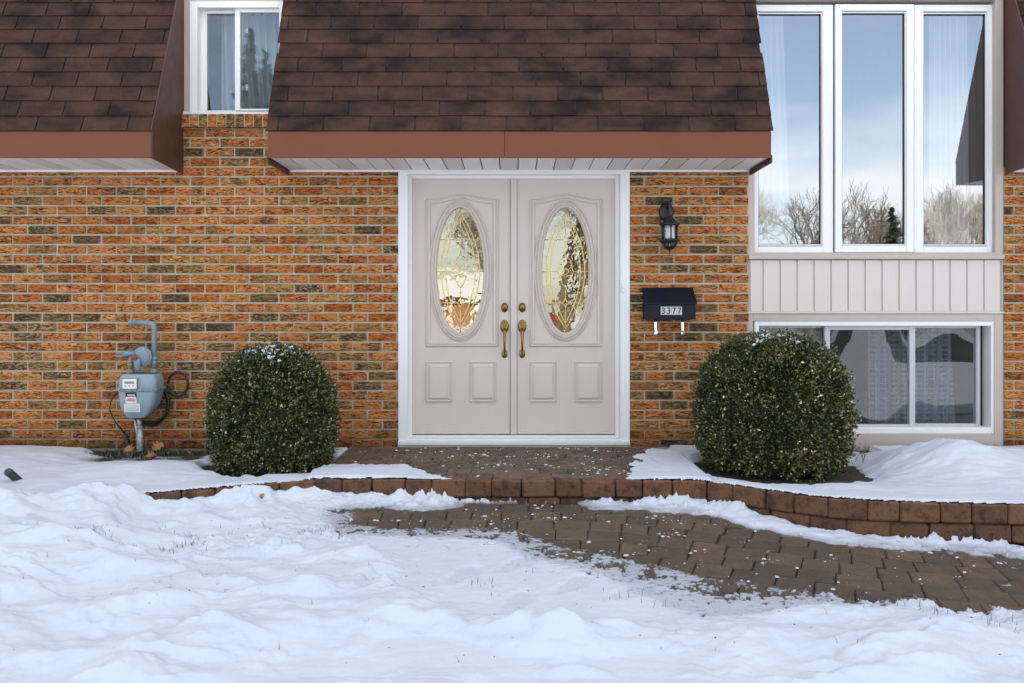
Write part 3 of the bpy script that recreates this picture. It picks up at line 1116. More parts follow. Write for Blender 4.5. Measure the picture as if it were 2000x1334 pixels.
# ------------------------------------------------------------------ picture window bay
by = 0.055
bay = MB()
tz1 = wz(-14, by)
bay.frame(wx(1462), BAY_R - 0.001, wz(507, by), tz1, 0.012, 0.16, wx(1475) - wx(1462), wx(1962) - wx(1946), 0.07, wz(494, by) - wz(507, by))
bay.box(wx(1462), BAY_R - 0.001, -0.006, 0.012, wz(507, by), wz(498, by))
bigwin = bay.build('picture_window', M['trim_beige'], house, bevel=0.003)
sash = [(1472, 1628, 1482, 1605, 0), (1629.5, 1783.5, 1644, 1767, 1), (1785, 1946, 1805, 1927, 0)]
for a, b, ga, gb, op in sash:
    fy = by - (0.018 if op else 0.0)
    m = MB()
    za_, zb_ = wz(494, by), wz(9, by)
    if op:
        za_, zb_ = wz(493, by), wz(9.5, by)
    m.frame(wx(a, by) + 0.002, wx(b, by) - 0.002, za_, zb_, fy, fy + 0.07, wx(ga, by) - wx(a, by) - 0.008, wx(b, by) - wx(gb, by) - 0.008, 0.052, 0.052)
    # glazing bead steps
    m.frame(wx(ga, by) - 0.0065, wx(gb, by) + 0.0065, wz(478, by) - 0.006, wz(25, by) + 0.006, fy + 0.012, fy + 0.06, 0.008, 0.008, 0.010, 0.010)
    fr = m.build('window_frame', M['white'], bigwin, bevel=0.003)
    m = MB()
    m.frame(wx(ga, by) + 0.0005, wx(gb, by) - 0.0005, wz(478, by) + 0.003, wz(25, by) - 0.003, fy + 0.022, fy + 0.05, 0.005, 0.005, 0.005, 0.005)
    m.build('gasket', M['gasket'], fr)
    g = fy + 0.034
    MB().add([(wx(ga, by), g, wz(479, by)), (wx(gb, by), g, wz(479, by)), (wx(gb, by), g, wz(24, by)), (wx(ga, by), g, wz(24, by))], [(0, 1, 2, 3)]).build('pane', M['glass_big'], bigwin)
# dark gap round the opening sash and the mullion posts
m = MB()
for px_ in (1628.7, 1784.2):
    m.box(wx(px_, by) - 0.004, wx(px_, by) + 0.004, by + 0.008, by + 0.06, wz(494, by), wz(9, by))
m.build('sash_gap', M['gasket'], bigwin)

# board siding below it
sd = MB().box(wx(1462), BAY_R - 0.001, 0.034, 0.16, wz(612, 0.03), wz(507, 0.03)).build('siding_panel', M['siding'], house)
xs = [1462.5] + [1488.3 + 33.2 * i for i in range(15)]
for i in range(len(xs)):
    a = wx(xs[i], 0.02)
    b = wx(xs[i + 1], 0.02) if i + 1 < len(xs) else BAY_R - 0.002
    if b - a < 0.02:
        continue
    m = MB()
    m.box(a + 0.012, b, 0.018, 0.034, wz(608, 0.02), wz(508, 0.02))
    m.box(a, a + 0.0115, 0.028, 0.034, wz(608, 0.02), wz(508, 0.02))
    m.build('siding_board', M['siding'], sd, bevel=0.002)
MB().box(wx(1462), BAY_R - 0.001, 0.004, 0.034, wz(612.5, 0.02), wz(608.2, 0.02)).build('siding_channel', M['siding'], sd, bevel=0.002)

# basement slider
m = MB()
by2 = 0.03
m.frame(wx(1462), BAY_R - 0.001, wz(881), wz(613, by2), 0.012, 0.17, wx(1472) - wx(1462), wx(1962) - wx(1944), wz(613) - wz(627), wz(846) - wz(881) - 0.004)
lowwin = m.build('basement_window', M['trim_beige'], house, bevel=0.003)
y3 = 0.05
m = MB().frame(wx(1471.5, y3), wx(1944.5, y3), wz(846.5, y3), wz(626.5, y3), 0.020, 0.15, 0.036, 0.052, 0.040, 0.050)
fr = m.build('window_frame', M['white'], lowwin, bevel=0.004)
m = MB().box(wx(1914, y3), wx(1922, y3), 0.10, 0.15, wz(834, y3), wz(636, y3))
m.frame(wx(1775, y3) + 0.048, wx(1918, y3), wz(834, y3), wz(636, y3), 0.095, 0.14, 0.006, 0.018, 0.02, 0.02)
m.frame(wx(1480, y3), wx(1620, y3), wz(834, y3), wz(636, y3), 0.095, 0.14, 0.006, 0.018, 0.02, 0.02)
m.build('fixed_sash', M['grey_frame'], lowwin, bevel=0.002)
m = MB().frame(wx(1611, y3), wx(1788, y3), wz(835, y3), wz(636, y3), 0.052, 0.092, 0.042, 0.046, 0.034, 0.024)
m.build('sliding_sash', M['grey_frame'], lowwin, bevel=0.003)
for a, b, g in ((1622, 1777, 0.072), (1478, 1613, 0.118), (1786, 1920, 0.118)):
    N_ = 16
    sag = 0.0075 if g < 0.1 else 0.002
    vs_ = [(wx(a, y3) + (wx(b, y3) - wx(a, y3)) * i / N_, g + sag * (1 - (2 * i / N_ - 1) ** 2) * (1 - (2 * j / N_ - 1) ** 2), wz(835, y3) + (wz(636, y3) - wz(835, y3)) * j / N_) for j in range(N_ + 1) for i in range(N_ + 1)]
    fs_ = [(j * (N_ + 1) + i, j * (N_ + 1) + i + 1, (j + 1) * (N_ + 1) + i + 1, (j + 1) * (N_ + 1) + i) for j in range(N_) for i in range(N_)]
    MB().add(vs_, fs_, True).build('pane', M['glass_base'], lowwin)

# upstairs slider
uy = 0.05
ux0, ux1 = WIN_L, ROOFS[1][0] + 0.02
uz0, uz1 = wz(225), 3.95
m = MB().frame(ux0, ux1, uz0, wz(1, 0.02), 0.018, 0.14, wx(374, uy) - ux0, 0.05, wz(1) - wz(6), 0.0008)
m.box(ux0, ux1, 0.018, 0.14, wz(1, 0.02), 4.1)
upwin = m.build('upstairs_window', M['trim_beige'], house, bevel=0.003)
m = MB().frame(wx(374, uy), ux1 - 0.05, uz0 + 0.004, wz(6, uy), 0.010, 0.13, 0.060, 0.05, 0.050, 0.028)
m.build('window_frame', M['white'], upwin, bevel=0.004)
m = MB().frame(wx(388, uy), wx(470, uy), wz(216, uy), wz(18, uy), 0.085, 0.12, 0.052, 0.010, 0.020, 0.010)
m.frame(wx(459, uy), ux1 - 0.08, wz(216, uy), wz(18, uy), 0.045, 0.08, 0.042, 0.03, 0.026, 0.014)
m.build('sash', M['white'], upwin, bevel=0.003)
for a, b, g in ((400, 466, 0.10), (468, 562, 0.062)):
    MB().add([(wx(a, uy), g, wz(216, uy)), (wx(b, uy), g, wz(216, uy)), (wx(b, uy), g, wz(22, uy)), (wx(a, uy), g, wz(22, uy))], [(0, 1, 2, 3)]).build('pane', M['glass_up'], upwin)
m = MB()
for pz in (60, 172):
    m.box(wx(481.5, uy), wx(484, uy), 0.046, 0.060, wz(pz + 5, uy), wz(pz - 5, uy))
    m.box(wx(480, uy), wx(485, uy), 0.042, 0.050, wz(pz + 1, uy), wz(pz - 1, uy))
m.build('sash_latch', M['grey_frame'], upwin, bevel=0.002)
m = MB().add([(wx(362), -0.03, uz0), (wx(400), -0.01, uz0 + 0.004), (wx(396), 0.012, uz0 + 0.02), (wx(362), 0.02, uz0 + 0.034), (wx(360), -0.02, uz0 + 0.02)],
             [(0, 1, 2, 3, 4)])
m.loft([[(wx(360), -0.035, uz0 - 0.001), (wx(360), 0.01, uz0 - 0.001), (wx(360), 0.01, uz0 + 0.03), (wx(360), -0.02, uz0 + 0.026)],
        [(wx(376), -0.04, uz0 - 0.001), (wx(376), 0.009, uz0 - 0.001), (wx(376), 0.009, uz0 + 0.022), (wx(376), -0.03, uz0 + 0.018)],
        [(wx(402), -0.028, uz0 - 0.001), (wx(402), 0.009, uz0 - 0.001), (wx(402), 0.009, uz0 + 0.006), (wx(402), -0.02, uz0 + 0.004)]])
tag(m.build('snow', M['snow']), 'little strip of snow lying at the corner of the upstairs window sill', 'snow', kind='stuff')


# curtains
def curtain(name, x0, x1, z0, z1, y, waves, amp, mat, taper=0.0, flare=0.0, seed=1):
    nx, nz = waves * 10, 14
    vs, fs = [], []
    rd = random.Random(seed)
    ph = [rd.uniform(-0.7, 0.7) for _ in range(waves + 2)]
    for j in range(nz + 1):
        v = j / nz
        for i in range(nx + 1):
            u = i / nx
            k = u * waves
            a = ph[int(k)] * (1 - k % 1) + ph[int(k) + 1] * (k % 1)
            xx = x0 + (x1 - x0) * u + taper * u * (1 - v) + flare * (1 - v) * math.sin(u * 5)
            vs.append((xx, y + amp * math.sin(2 * math.pi * k + a * 2 + 0.5 * v), z0 + (z1 - z0) * v))
    for j in range(nz):
        for i in range(nx):
            a = j * (nx + 1) + i
            fs.append((a, a + 1, a + nx + 2, a + nx + 1))
    return MB().add(vs, fs, True).build(name, mat)


tag(curtain('curtain', wx(1470), wx(1546), wz(490), wz(0), 0.19, 6, 0.018, M['sheer'], 0.06, 0, 2), 'white sheer curtain hanging behind the pane beside the mansard eave', 'curtain', 'sheer curtains of the picture window')
tag(curtain('curtain', wx(1838), wx(1915), wz(490), wz(0), 0.19, 7, 0.018, M['sheer'], 0.02, 0, 3), 'white sheer curtain hanging behind the pane farthest from the door', 'curtain', 'sheer curtains of the picture window')
tag(curtain('drape', wx(1868), wx(1962), wz(490), wz(0), 0.42, 8, 0.03, M['drape'], 0, 0, 4), 'grey drape gathered behind the sheer at the edge of the picture window', 'curtain')
tag(curtain('drape', wx(1735), wx(1905), wz(838), wz(630), 0.36, 9, 0.025, M['drape_blue'], 0.04, 0, 5), 'blue square-patterned curtain drawn behind the basement window', 'curtain')
tag(curtain('drape', wx(1475), wx(1640), wz(838), wz(630), 0.36, 8, 0.022, M['drape'], 0.0, 0, 8), 'dull grey curtain behind the basement window partly hidden by the round shrub', 'curtain')
tag(curtain('curtain', wx(404), wx(560), wz(215), wz(0), 0.30, 8, 0.03, M['sheer_up'], 0.06, 0.05, 6), 'bluish sheer curtain hanging behind the small upstairs window', 'curtain')

# ------------------------------------------------------------------ porch, retaining wall, path
PORCH_Z = 0.27
EDGE = [(-9, -2.5), (-4.5, -2.12), (-2.86, -1.89), (-2.08, -1.745), (-1.965, -1.69), (-1.808, -1.62), (-1.646, -1.55), (-1.508, -1.488), (-1.361, -1.40), (-1.194, -1.345),
        (-1.0, -1.335), (-0.6, -1.35), (0.0, -1.36), (0.6, -1.365), (1.05, -1.38), (1.17, -1.42), (1.288, -1.53), (1.45, -1.66), (1.607, -1.785), (1.723, -1.86), (1.919, -1.92),
        (2.243, -1.985), (2.607, -2.02), (3.4, -2.07), (6, -2.1), (9, -2.1)]
EX = np.array([p[0] for p in EDGE])
EYs = np.array([p[1] for p in EDGE])


def edge_y(x):
    return np.interp(x, EX, EYs)


def low_z(x, y):
    """height of the path and lawn below the retaining wall"""
    return 0.130 + 0.066 * (np.minimum(y, -1.2) + 1.4) - 0.024 * np.clip(x - 0.4, 0, 3)


def block_mesh(w, h, d, seed, name, mat, bev=0.010, rough=0.003):
    bm = bmesh.new()
    bmesh.ops.create_cube(bm, size=1.0)
    rd = random.Random(seed)
    for v in bm.verts:
        v.co = Vector((v.co.x * w, v.co.y * d, v.co.z * h)) + Vector((rd.uniform(-1, 1), rd.uniform(-1, 1), rd.uniform(-1, 1))) * rough
    bmesh.ops.bevel(bm, geom=[e for e in bm.edges], offset=bev, segments=1, affect='EDGES')
    for v in bm.verts:
        v.co += Vector((rd.uniform(-1, 1), rd.uniform(-1, 1), rd.uniform(-1, 1))) * rough * 0.5
    me = bpy.data.meshes.new(name)
    bm.to_mesh(me)
    bm.free()
    me.materials.append(mat)
    return me


wall_root = empty('retaining_wall', (0, 0, 0))
tag(wall_root, 'low curved retaining wall of brown concrete blocks edging porch and beds', 'retaining wall')
# arc-length walk along the edge
fx = np.linspace(-3.6, 3.6, 1500)
fy = edge_y(fx)
ker = np.ones(31) / 31
fy = np.convolve(np.pad(fy, 15, mode='edge'), ker, mode='valid')
arc = np.concatenate([[0], np.cumsum(np.hypot(np.diff(fx), np.diff(fy)))])


def walk(s):
    return float(np.interp(s, arc, fx)), float(np.interp(s, arc, fy))


def edge_s(x):
    return np.interp(x, fx, fy)


for layer, (zc, hh, back) in enumerate(((PORCH_Z - 0.055, 0.108, 0.0), (PORCH_Z - 0.164, 0.104, 0.018))):
    s = 0.02 + layer * 0.09
    k = 0
    while s < arc[-1] - 0.3:
        w = [0.208, 0.164, 0.208, 0.164, 0.186][k % 5] if layer == 0 else [0.23, 0.2][k % 2]
        xa, ya = walk(s)
        xb, yb = walk(s + w)
        ang = math.atan2(yb - ya, xb - xa)
        if layer == 0 or xa > -0.75:
            o = bpy.data.objects.new('block', block_mesh(w - 0.005, hh, 0.16, 100 * layer + k, 'block', M['block'], 0.009, 0.0028))
            nrm = Vector((math.sin(ang), -math.cos(ang), 0))
            ctr = Vector(((xa + xb) / 2, (ya + yb) / 2, zc)) - nrm * (0.08 + back)
            o.location = ctr
            o.rotation_euler = (random.uniform(-0.012, 0.012), random.uniform(-0.008, 0.008), ang + random.uniform(-0.015, 0.015))
            link(o, wall_root)
        s += w
        k += 1

# porch paving
PX_L, PX_R = -1.27, 1.10
porch = MB().box(PX_L - 0.02, PX_R + 0.1, -1.22, -0.004, 0.0, PORCH_Z - 0.012).build('porch', M['concrete'])
tag(porch, kind='structure')
pcache = {}


def paver(parent, w, d, x, y, z, ang, key, mat, tilt=0.006):
    kk = (round(w, 3), round(d, 3), key, random.randrange(3))
    if kk not in pcache:
        pcache[kk] = block_mesh(w, 0.06, d, hash(kk[3:]) + int(w * 999), 'paver', M[mat], 0.0065 if mat == 'paver' else 0.0045, 0.0022)
    o = bpy.data.objects.new('paver', pcache[kk])
    o.location = (x, y, z - 0.03)
    o.rotation_euler = (random.uniform(-tilt, tilt), random.uniform(-tilt, tilt), ang)
    return link(o, parent)


rowd = 0.152
y = -0.085
ri = 0
while y > -1.19:
    d = min(rowd, 0.16)
    x = PX_L + 0.165 - (0.09 if ri % 2 else 0.0)
    k = ri
    while x < PX_R - 0.02:
        w = [0.21, 0.16, 0.21, 0.235][k % 4]
        a, b = max(x, PX_L + 0.165), min(x + w, PX_R)
        if b - a > 0.04:
            paver(porch, round(b - a, 3) - 0.005, d - 0.005, (a + b) / 2, y - d / 2, PORCH_Z + random.uniform(-0.002, 0.002), 0, 'p', 'porch_paver', 0.004)
        x += w
        k += 1
    y -= d
    ri += 1
y = -0.085
while y > -1.16:                                        # border course at the garden side
    paver(porch, 0.155, 0.205, PX_L + 0.08, y - 0.105, PORCH_Z + 0.002, 0, 'b', 'porch_paver', 0.006)
    y -= 0.21

# ------------------------------------------------------------------ snow, ground
# bare part of the path, in plan (metres)
def plan(px, py, lift=0.0):
    d = 5.0
    for _ in range(12):
        yv = d - CAM_D
        xv = (px - 1008) * d / FOC
        d = FOC * (CAM_Z - float(low_z(xv, yv)) - lift) / (py - 612.0)
    return (px - 1008) * d / FOC, d - CAM_D


BARE = [plan(*p) for p in [(700, 998), (800, 990), (905, 983), (1000, 978), (1120, 976), (1180, 984), (1300, 990), (1400, 1000), (1500, 1012), (1600, 1026), (1720, 1050), (1850, 1066), (2040, 1074),
                           (2040, 1196), (1955, 1200), (1935, 1212), (1850, 1203), (1800, 1176), (1700, 1182), (1620, 1168), (1560, 1152), (1480, 1140), (1400, 1130), (1330, 1112), (1250, 1095),
                           (1180, 1080), (1090, 1066), (1040, 1042), (980, 1032), (850, 1030), (760, 1030), (690, 1022)]]
BARE = np.array(BARE)
SPARSE = [plan(*p) for p in [(630, 1000), (660, 1046), (800, 1052), (960, 1056), (1040, 1096), (1140, 1118), (1230, 1150), (1300, 1190), (1380, 1212), (1500, 1205), (1700, 1198), (1300, 1080), (1000, 1020), (700, 985)]]
SPARSE = np.array(SPARSE)
THIN = np.array([plan(*p) for p in [(560, 1000), (600, 1050), (680, 1062), (760, 1085), (800, 1120), (760, 1140), (860, 1175), (930, 1215), (1100, 1225), (1300, 1215), (1420, 1210), (1520, 1195), (1560, 1150), (1300, 1060), (1000, 1010), (700, 975)]])
TRACK = np.array([plan(*p) for p in [(250, 1092), (330, 1120), (520, 1085), (640, 1062), (680, 1030), (620, 1020), (480, 1050), (350, 1075)]])


def sdist(poly, X, Y):
    """signed distance, negative inside"""
    d = np.full(X.shape, 1e9)
    ins = np.zeros(X.shape, dtype=bool)
    n = len(poly)
    for i in range(n):
        ax, ay = poly[i - 1]
        bx, by_ = poly[i]
        ex, ey = bx - ax, by_ - ay
        t = np.clip(((X - ax) * ex + (Y - ay) * ey) / (ex * ex + ey * ey + 1e-12), 0, 1)
        d = np.minimum(d, np.hypot(X - ax - t * ex, Y - ay - t * ey))
        c = ((ay > Y) != (by_ > Y)) & (X < (bx - ax) * (Y - ay) / (by_ - ay + 1e-12) + ax)
        ins ^= c
    return np.where(ins, -d, d)


FEET = [(*plan(px_, py_), a_) for px_, py_, a_ in ((330, 1108, 0.35), (455, 1100, 0.2), (540, 1068, 0.5), (650, 1058, 0.25), (735, 1150, 1.2), (905, 1130, 1.0), (1010, 1110, 0.8), (1120, 1150, 0.9), (1235, 1165, 0.6), (1010, 1185, 1.2))]
SHRUBS = [(-1.690, -0.70, 0.432, 0.885, 0.185), (1.755, -0.80, 0.515, 0.945, 0.205)]      # x, y, radius, height, base z


def snow_height(X, Y):
    """returns snow top z, how thick it is over what lies beneath, and whether it is the upper level"""
    e = edge_s(X)
    n1 = fbm(X * 1.1, Y * 1.5, 3, 2)
    n2 = fbm(X * 3.6 + 9, Y * 5.0, 11, 3)
    n3 = fbm(X * 13, Y * 17, 21, 3)
    n4 = fbm(X * 42, Y * 48, 31, 2)
    gap = e - Y                                           # metres out from the wall face
    # --- below the wall
    lz = low_z(X, np.maximum(Y, -4.2))
    rag = 0.10 * n2 + 0.10 * n3 + 0.075 * n4
    db = sdist(BARE, X, Y) + rag
    ds = sdist(SPARSE, X, Y)
    dt = sdist(THIN, X, Y) + 0.08 * n2 + 0.025 * n3
    dk = sdist(TRACK, X, Y) + 0.08 * n2
    # thin trodden coat, deep snow beyond it
    t = 0.003 + 0.012 * sstep(0.0, 0.05, db) + 0.009 * sstep(0.05, 0.3, db) + 0.0035 * n3 * sstep(0.01, 0.06, db) + 0.0015 * n4 * sstep(0.01, 0.06, db)
    deep = sstep(-0.02, 0.16, dt) * sstep(0.02, 0.22, db)
    deepr = sstep(0.03, 0.30, db) * sstep(1.2, 1.7, X)
    deep = np.maximum(deep, deepr * 0.8)
    track = sstep(0.06, -0.06, dk)
    wv = fbm(X * 1.3 + 0.6 * n1, Y * 2.7 + 0.8 * n1, 41, 2)
    wv2 = fbm(X * 3.2 + 0.8 * n1, Y * 9.0 + 1.2 * n1, 43, 2)
    scal = 0.055 * wv + 0.007 * wv2 + 0.030 * np.clip(0.22 - np.abs(fbm(X * 1.9 + 0.5 * n2, Y * 3.3, 45, 2)), 0, 1) / 0.22 * sstep(-0.1, 0.4, n1)
    lump = np.clip(fbm(X * 2.7 + 4, Y * 3.6, 51, 2) - 0.18, 0, 1)
    q = 0.030 + 0.048 * n1 + scal + 0.10 * lump * sstep(1.2, 0.2, X) + 0.0030 * n3 * (0.5 + sstep(-0.2, 0.4, n2)) + 0.0022 * n4 * sstep(0.0, 0.4, n2 + 0.2 * n1)
    led = fbm(X * 1.5 + 3, Y * 2.6, 61, 3) + 0.10 * n3 + 0.04 * n4
    led2 = fbm(X * 2.6 + 7, Y * 4.4, 67, 3) + 0.12 * n3 + 0.05 * n4
    calm = 0.35 + 0.65 * sstep(-3.1, -2.6, Y)
    q = q + calm * (0.017 * sstep(0.0, 0.09, led) + 0.003 * sstep(0.05, 0.15, led2))
    t = t + deep * (1 - 0.80 * track) * np.maximum(q, 0.004)
    t = t + track * (0.004 + 0.016 * n3 + 0.006 * n2 + 0.006 * n4)
    for fx_, fy_, fa_ in FEET:
        ca_, sa_ = math.cos(fa_), math.sin(fa_)
        u_, v_ = (X - fx_) * ca_ + (Y - fy_) * sa_, -(X - fx_) * sa_ + (Y - fy_) * ca_
        rr_ = np.sqrt((u_ / 0.145) ** 2 + (v_ / (0.052 + 0.015 * (u_ > 0))) ** 2) + 0.25 * n3
        t = t - np.where(t > 0.015, (0.020 * sstep(1.05, 0.75, rr_) - 0.007 * np.exp(-((rr_ - 1.25) / 0.18) ** 2)) * sstep(0.015, 0.04, t), 0)
    # holes in the trodden coat
    sp = sstep(0.06, -0.05, ds)
    hol = 0.8 * n3 + 0.7 * n4 + 1.0 * n2
    t = np.where(sp > 0, t * (1 - 0.5 * sp) - sp * 0.16 * np.clip(hol - 0.04 - 0.35 * np.clip(db, 0, 1), 0, 0.4), t)
    pit = np.clip(n3 + 0.8 * n4 - 0.36, 0, 1) * sstep(0.6, 0.1, db) * sstep(0.08, 0.0, dt)
    t = t - 0.17 * pit
    # the bare paving, with a few flat islands
    isl = 0.8 * n2 + 0.7 * n3 + 0.35 * n4
    bare = np.where(isl > 0.66, 0.0025 + 0.008 * np.clip(isl - 0.66, 0, 0.5), -0.02)
    t = np.where(db < 0, np.where(db > -0.012, np.minimum(t, 0.003 + db), bare), t)
    # ridge pushed against the foot of the wall by the shovel
    side = np.maximum(sstep(0.32, 0.60, X + 0.06 * n2), 0.9 * sstep(-0.25, -0.55, X + 0.06 * n2))
    wdt = 0.085 + 0.05 * n2 + 0.02 * n3 + 0.035 * sstep(1.0, 1.4, X) * sstep(1.9, 1.5, X)
    hgt = (0.025 + 0.030 * n2 + 0.012 * n3 + 0.022 * sstep(1.0, 1.25, X) * sstep(1.6, 1.4, X)) * side
    rid = np.maximum(hgt, 0.0) * np.clip(1 - np.clip(gap, 0, 9) / np.maximum(wdt * 1.9, 0.03), 0, 1) ** 0.7
    t = np.where(rid > 0.002, np.maximum(t, 0.0) + rid, t)
    # banks against the wall on the garden side
    b1 = sstep(-1.98, -2.25, X + 0.03 * n2) * np.exp(-(np.clip(gap, 0, 9) / 0.55) ** 2) * (0.135 + 0.02 * n2)
    b2 = sstep(-1.02, -1.35, X) * np.exp(-(np.clip(gap - 0.02, 0, 9) / 0.34) ** 2) * (0.036 + 0.024 * n2 + 0.012 * n1 + 0.024 * sstep(-1.45, -1.85, X))
    t = t + np.maximum(b1, b2)
    zlow = lz + t
    # --- above the wall
    ub = 0.235
    inporch = (X > PX_L - 0.03 + 0.02 * n2) & (X < PX_R + 0.10)
    bed = 0.034 + 0.016 * n2 + 0.012 * n1 + 0.0025 * n3
    bed = bed + 0.045 * np.exp(-(((X + 3.9) / 0.6) ** 2 + ((Y + 0.70) / 0.45) ** 2)) + 0.045 * np.exp(-(((X + 2.45) / 0.4) ** 2 + ((Y + 1.05) / 0.35) ** 2))
    bed = bed - 0.055 * np.exp(-((X - 2.25) / 0.24) ** 2) * sstep(-1.6, -1.0, Y)
    mound = 0.185 * np.exp(-(((X - 2.92) / 0.40) ** 2 + ((Y + 0.95) / 0.40) ** 2)) + 0.085 * np.exp(-(((X - 3.65) / 0.4) ** 2 + ((Y + 0.85) / 0.35) ** 2))
    bed = bed + mound * (1 + 0.18 * n2) + 0.012 * np.abs(wv2) * (mound > 0.02)
    atwall = sstep(-0.30, -0.10, Y + 0.05 * n2)
    bed = bed - 0.11 * atwall * sstep(-3.35, -3.05, X) * sstep(-2.15, -2.45, X) * (0.85 + 1.1 * n3 + 0.5 * n2)
    bed = bed - 0.055 * sstep(-0.10, -0.03, Y + 0.03 * n2) * (X < -1) - 0.045 * sstep(-0.35, -0.12, Y + 0.05 * n2) * (X > 1.5) * (X < 2.75)
    bed = bed - 0.040 * sstep(-1.0, -0.35, Y) * sstep(-3.4, -3.0, X) * sstep(-2.1, -2.4, X)
    for sx_, sy_, sr, sh, sz_ in SHRUBS:
        dd = np.hypot((X - sx_), (Y - sy_)) / sr
        bed = bed - 0.10 * sstep(1.22, 0.92, dd + 0.10 * n2 + 0.05 * n3 - 0.10 * (sx_ > 0) * (Y < sy_ - 0.3))
    zup = ub + bed
    zup = np.where((Y < e + 0.17) & ((X < -1.5) | (X > 1.25)), np.maximum(zup, PORCH_Z + 0.013 + 0.007 * n2), zup)
    # porch: only two corners keep snow
    pl = np.minimum((-0.62 - X) * 0.8 + 0.55 * (-Y - 1.05), (-0.86 - Y) * 1.2) + 0.07 * n2 + 0.045 * n3
    pr = np.minimum((X - 0.84) * 1.0 + 0.28 * (-Y - 0.7), (-0.22 - Y) * 1.2) + 0.10 * n2 + 0.06 * n3
    pp = np.maximum(pl, pr)
    pt = sstep(0.0, 0.025, pp) * (0.009 + 0.004 * n3 + 0.003 * n4) + 0.012 * sstep(0.08, 0.3, pp)
    zup = np.where(inporch, np.where(pp > 0, PORCH_Z + 0.001 + pt, PORCH_Z - 0.02), zup)
    # rounded lip at the outer edge of the block tops
    ahead = Y - (e + 0.012 + 0.006 * n4 + 0.010 * n3)
    lip = np.sqrt(np.clip(ahead / 0.035, 0, 1))
    zup = np.where(zup > PORCH_Z, PORCH_Z - 0.001 + (zup - PORCH_Z + 0.001) * lip, zup)
    spill = sstep(-2.05, -2.25, X + 0.04 * n2)
    upper = ahead > 0
    zl2 = np.where(gap > -0.05, zlow, zlow)
    Z = np.where(upper, zup, np.where(spill > 0, np.maximum(zl2, spill * (PORCH_Z + 0.012 - 0.30 * np.clip(gap, 0, 1)) + (1 - spill) * zl2), zl2))
    hard = np.where(upper, np.where(inporch, PORCH_Z, ub - 0.004), lz)
    return Z, Z - hard, np.where(spill > 0.5, -1, upper.astype(np.int32))


def axis(lo, hi, step, far_lo, far_hi):
    a = [lo]
    mid = list(np.arange(lo, hi + 1e-6, step))
    out_hi, out_lo = [], []
    s, v = step, mid[-1]
    while v < far_hi:
        s *= 1.35
        v += s
        out_hi.append(min(v, far_hi))
    s, v = step, lo
    while v > far_lo:
        s *= 1.35
        v -= s
        out_lo.append(max(v, far_lo))
    return np.array(out_lo[::-1] + mid + out_hi)


gx = axis(-3.5, 3.5, 0.0092, -400, 400)
gy = axis(-3.85, -0.02, 0.0088, -600, -0.02)
GX, GY = np.meshgrid(gx, gy)
GZ, GT, GU = snow_height(GX, GY)
ny, nx = GX.shape
V = np.stack([GX.ravel(), GY.ravel(), GZ.ravel()], 1)
idx = np.arange(nx * ny).reshape(ny, nx)
Q = np.stack([idx[:-1, :-1], idx[:-1, 1:], idx[1:, 1:], idx[1:, :-1]], -1).reshape(-1, 4)
tq = np.max(GT.ravel()[Q], 1)
uq = GU.ravel()[Q]
Q = Q[(tq > -0.012) & ~((uq.max(1) == 1) & (uq.min(1) == 0))]
used = np.unique(Q)
remap = np.full(len(V), -1, dtype=np.int64)
remap[used] = np.arange(len(used))
GT_v = np.where(GU.ravel() == 1, GT.ravel() + 0.02, GT.ravel())
me = from_arrays('snow', V[used], remap[Q], M['snow_thin'], GT_v[used], smooth=True)
snow = link(bpy.data.objects.new('snow', me))
tag(snow, 'drifted snow covering the lawn and flower beds in front of the house', 'snow', kind='stuff')


# bare ground beneath: one sheet to the horizon, with the raised beds as a second level
def ground_height(X, Y):
    e = edge_s(X)
    up = Y > e + 0.06
    return np.where(up, 0.228 + 0.012 * fbm(X * 9, Y * 9, 5, 3), low_z(X, np.maximum(Y, -4.2)) - 0.013)


hx = axis(-3.6, 3.6, 0.03, -420, 420)
hy = axis(-3.9, 0.2, 0.03, -620, 60)
HX, HY = np.meshgrid(hx, hy)
HZ = ground_height(HX, HY)
HZ = np.where(HY > 0.03, -0.1, HZ)
nyy, nxx = HX.shape
idx = np.arange(nxx * nyy).reshape(nyy, nxx)
Q = np.stack([idx[:-1, :-1], idx[:-1, 1:], idx[1:, 1:], idx[1:, :-1]], -1).reshape(-1, 4)
me = from_arrays('ground', np.stack([HX.ravel(), HY.ravel(), HZ.ravel()], 1), Q, M['soil'], smooth=True)
tag(link(bpy.data.objects.new('ground', me)), kind='structure')

# path pavers in rows that follow the wall
path = empty('path', (0, 0, 0))
tag(path, kind='structure')
sx_ = np.linspace(-4, 6, 2001)
sy_ = edge_y(sx_)
kern = np.hanning(521)
kern /= kern.sum()
sy_ = np.convolve(np.pad(sy_, 260, mode='edge'), kern, mode='valid')
rows_spots = []
for r_ in range(1, 13):
    off = 0.02 + (r_ - 0.5) * 0.163
    ty = np.gradient(sy_, sx_)
    nn = np.hypot(1, ty)
    cx_, cy_ = sx_ + ty / nn * off, sy_ - off / nn
    al = np.concatenate([[0], np.cumsum(np.hypot(np.diff(cx_), np.diff(cy_)))])
    s = random.uniform(0, 0.2)
    k = random.randrange(3)
    while s < al[-1] - 0.3:
        w = random.choice([0.148, 0.175, 0.175, 0.205])
        xm, ym = np.interp(s + w / 2, al, cx_), np.interp(s + w / 2, al, cy_)
        tg = np.interp(s + w / 2, al, ty)
        if -1.75 < xm < 3.15:
            rows_spots.append((w, float(xm), float(ym), math.atan(float(tg)), r_))
        s += w
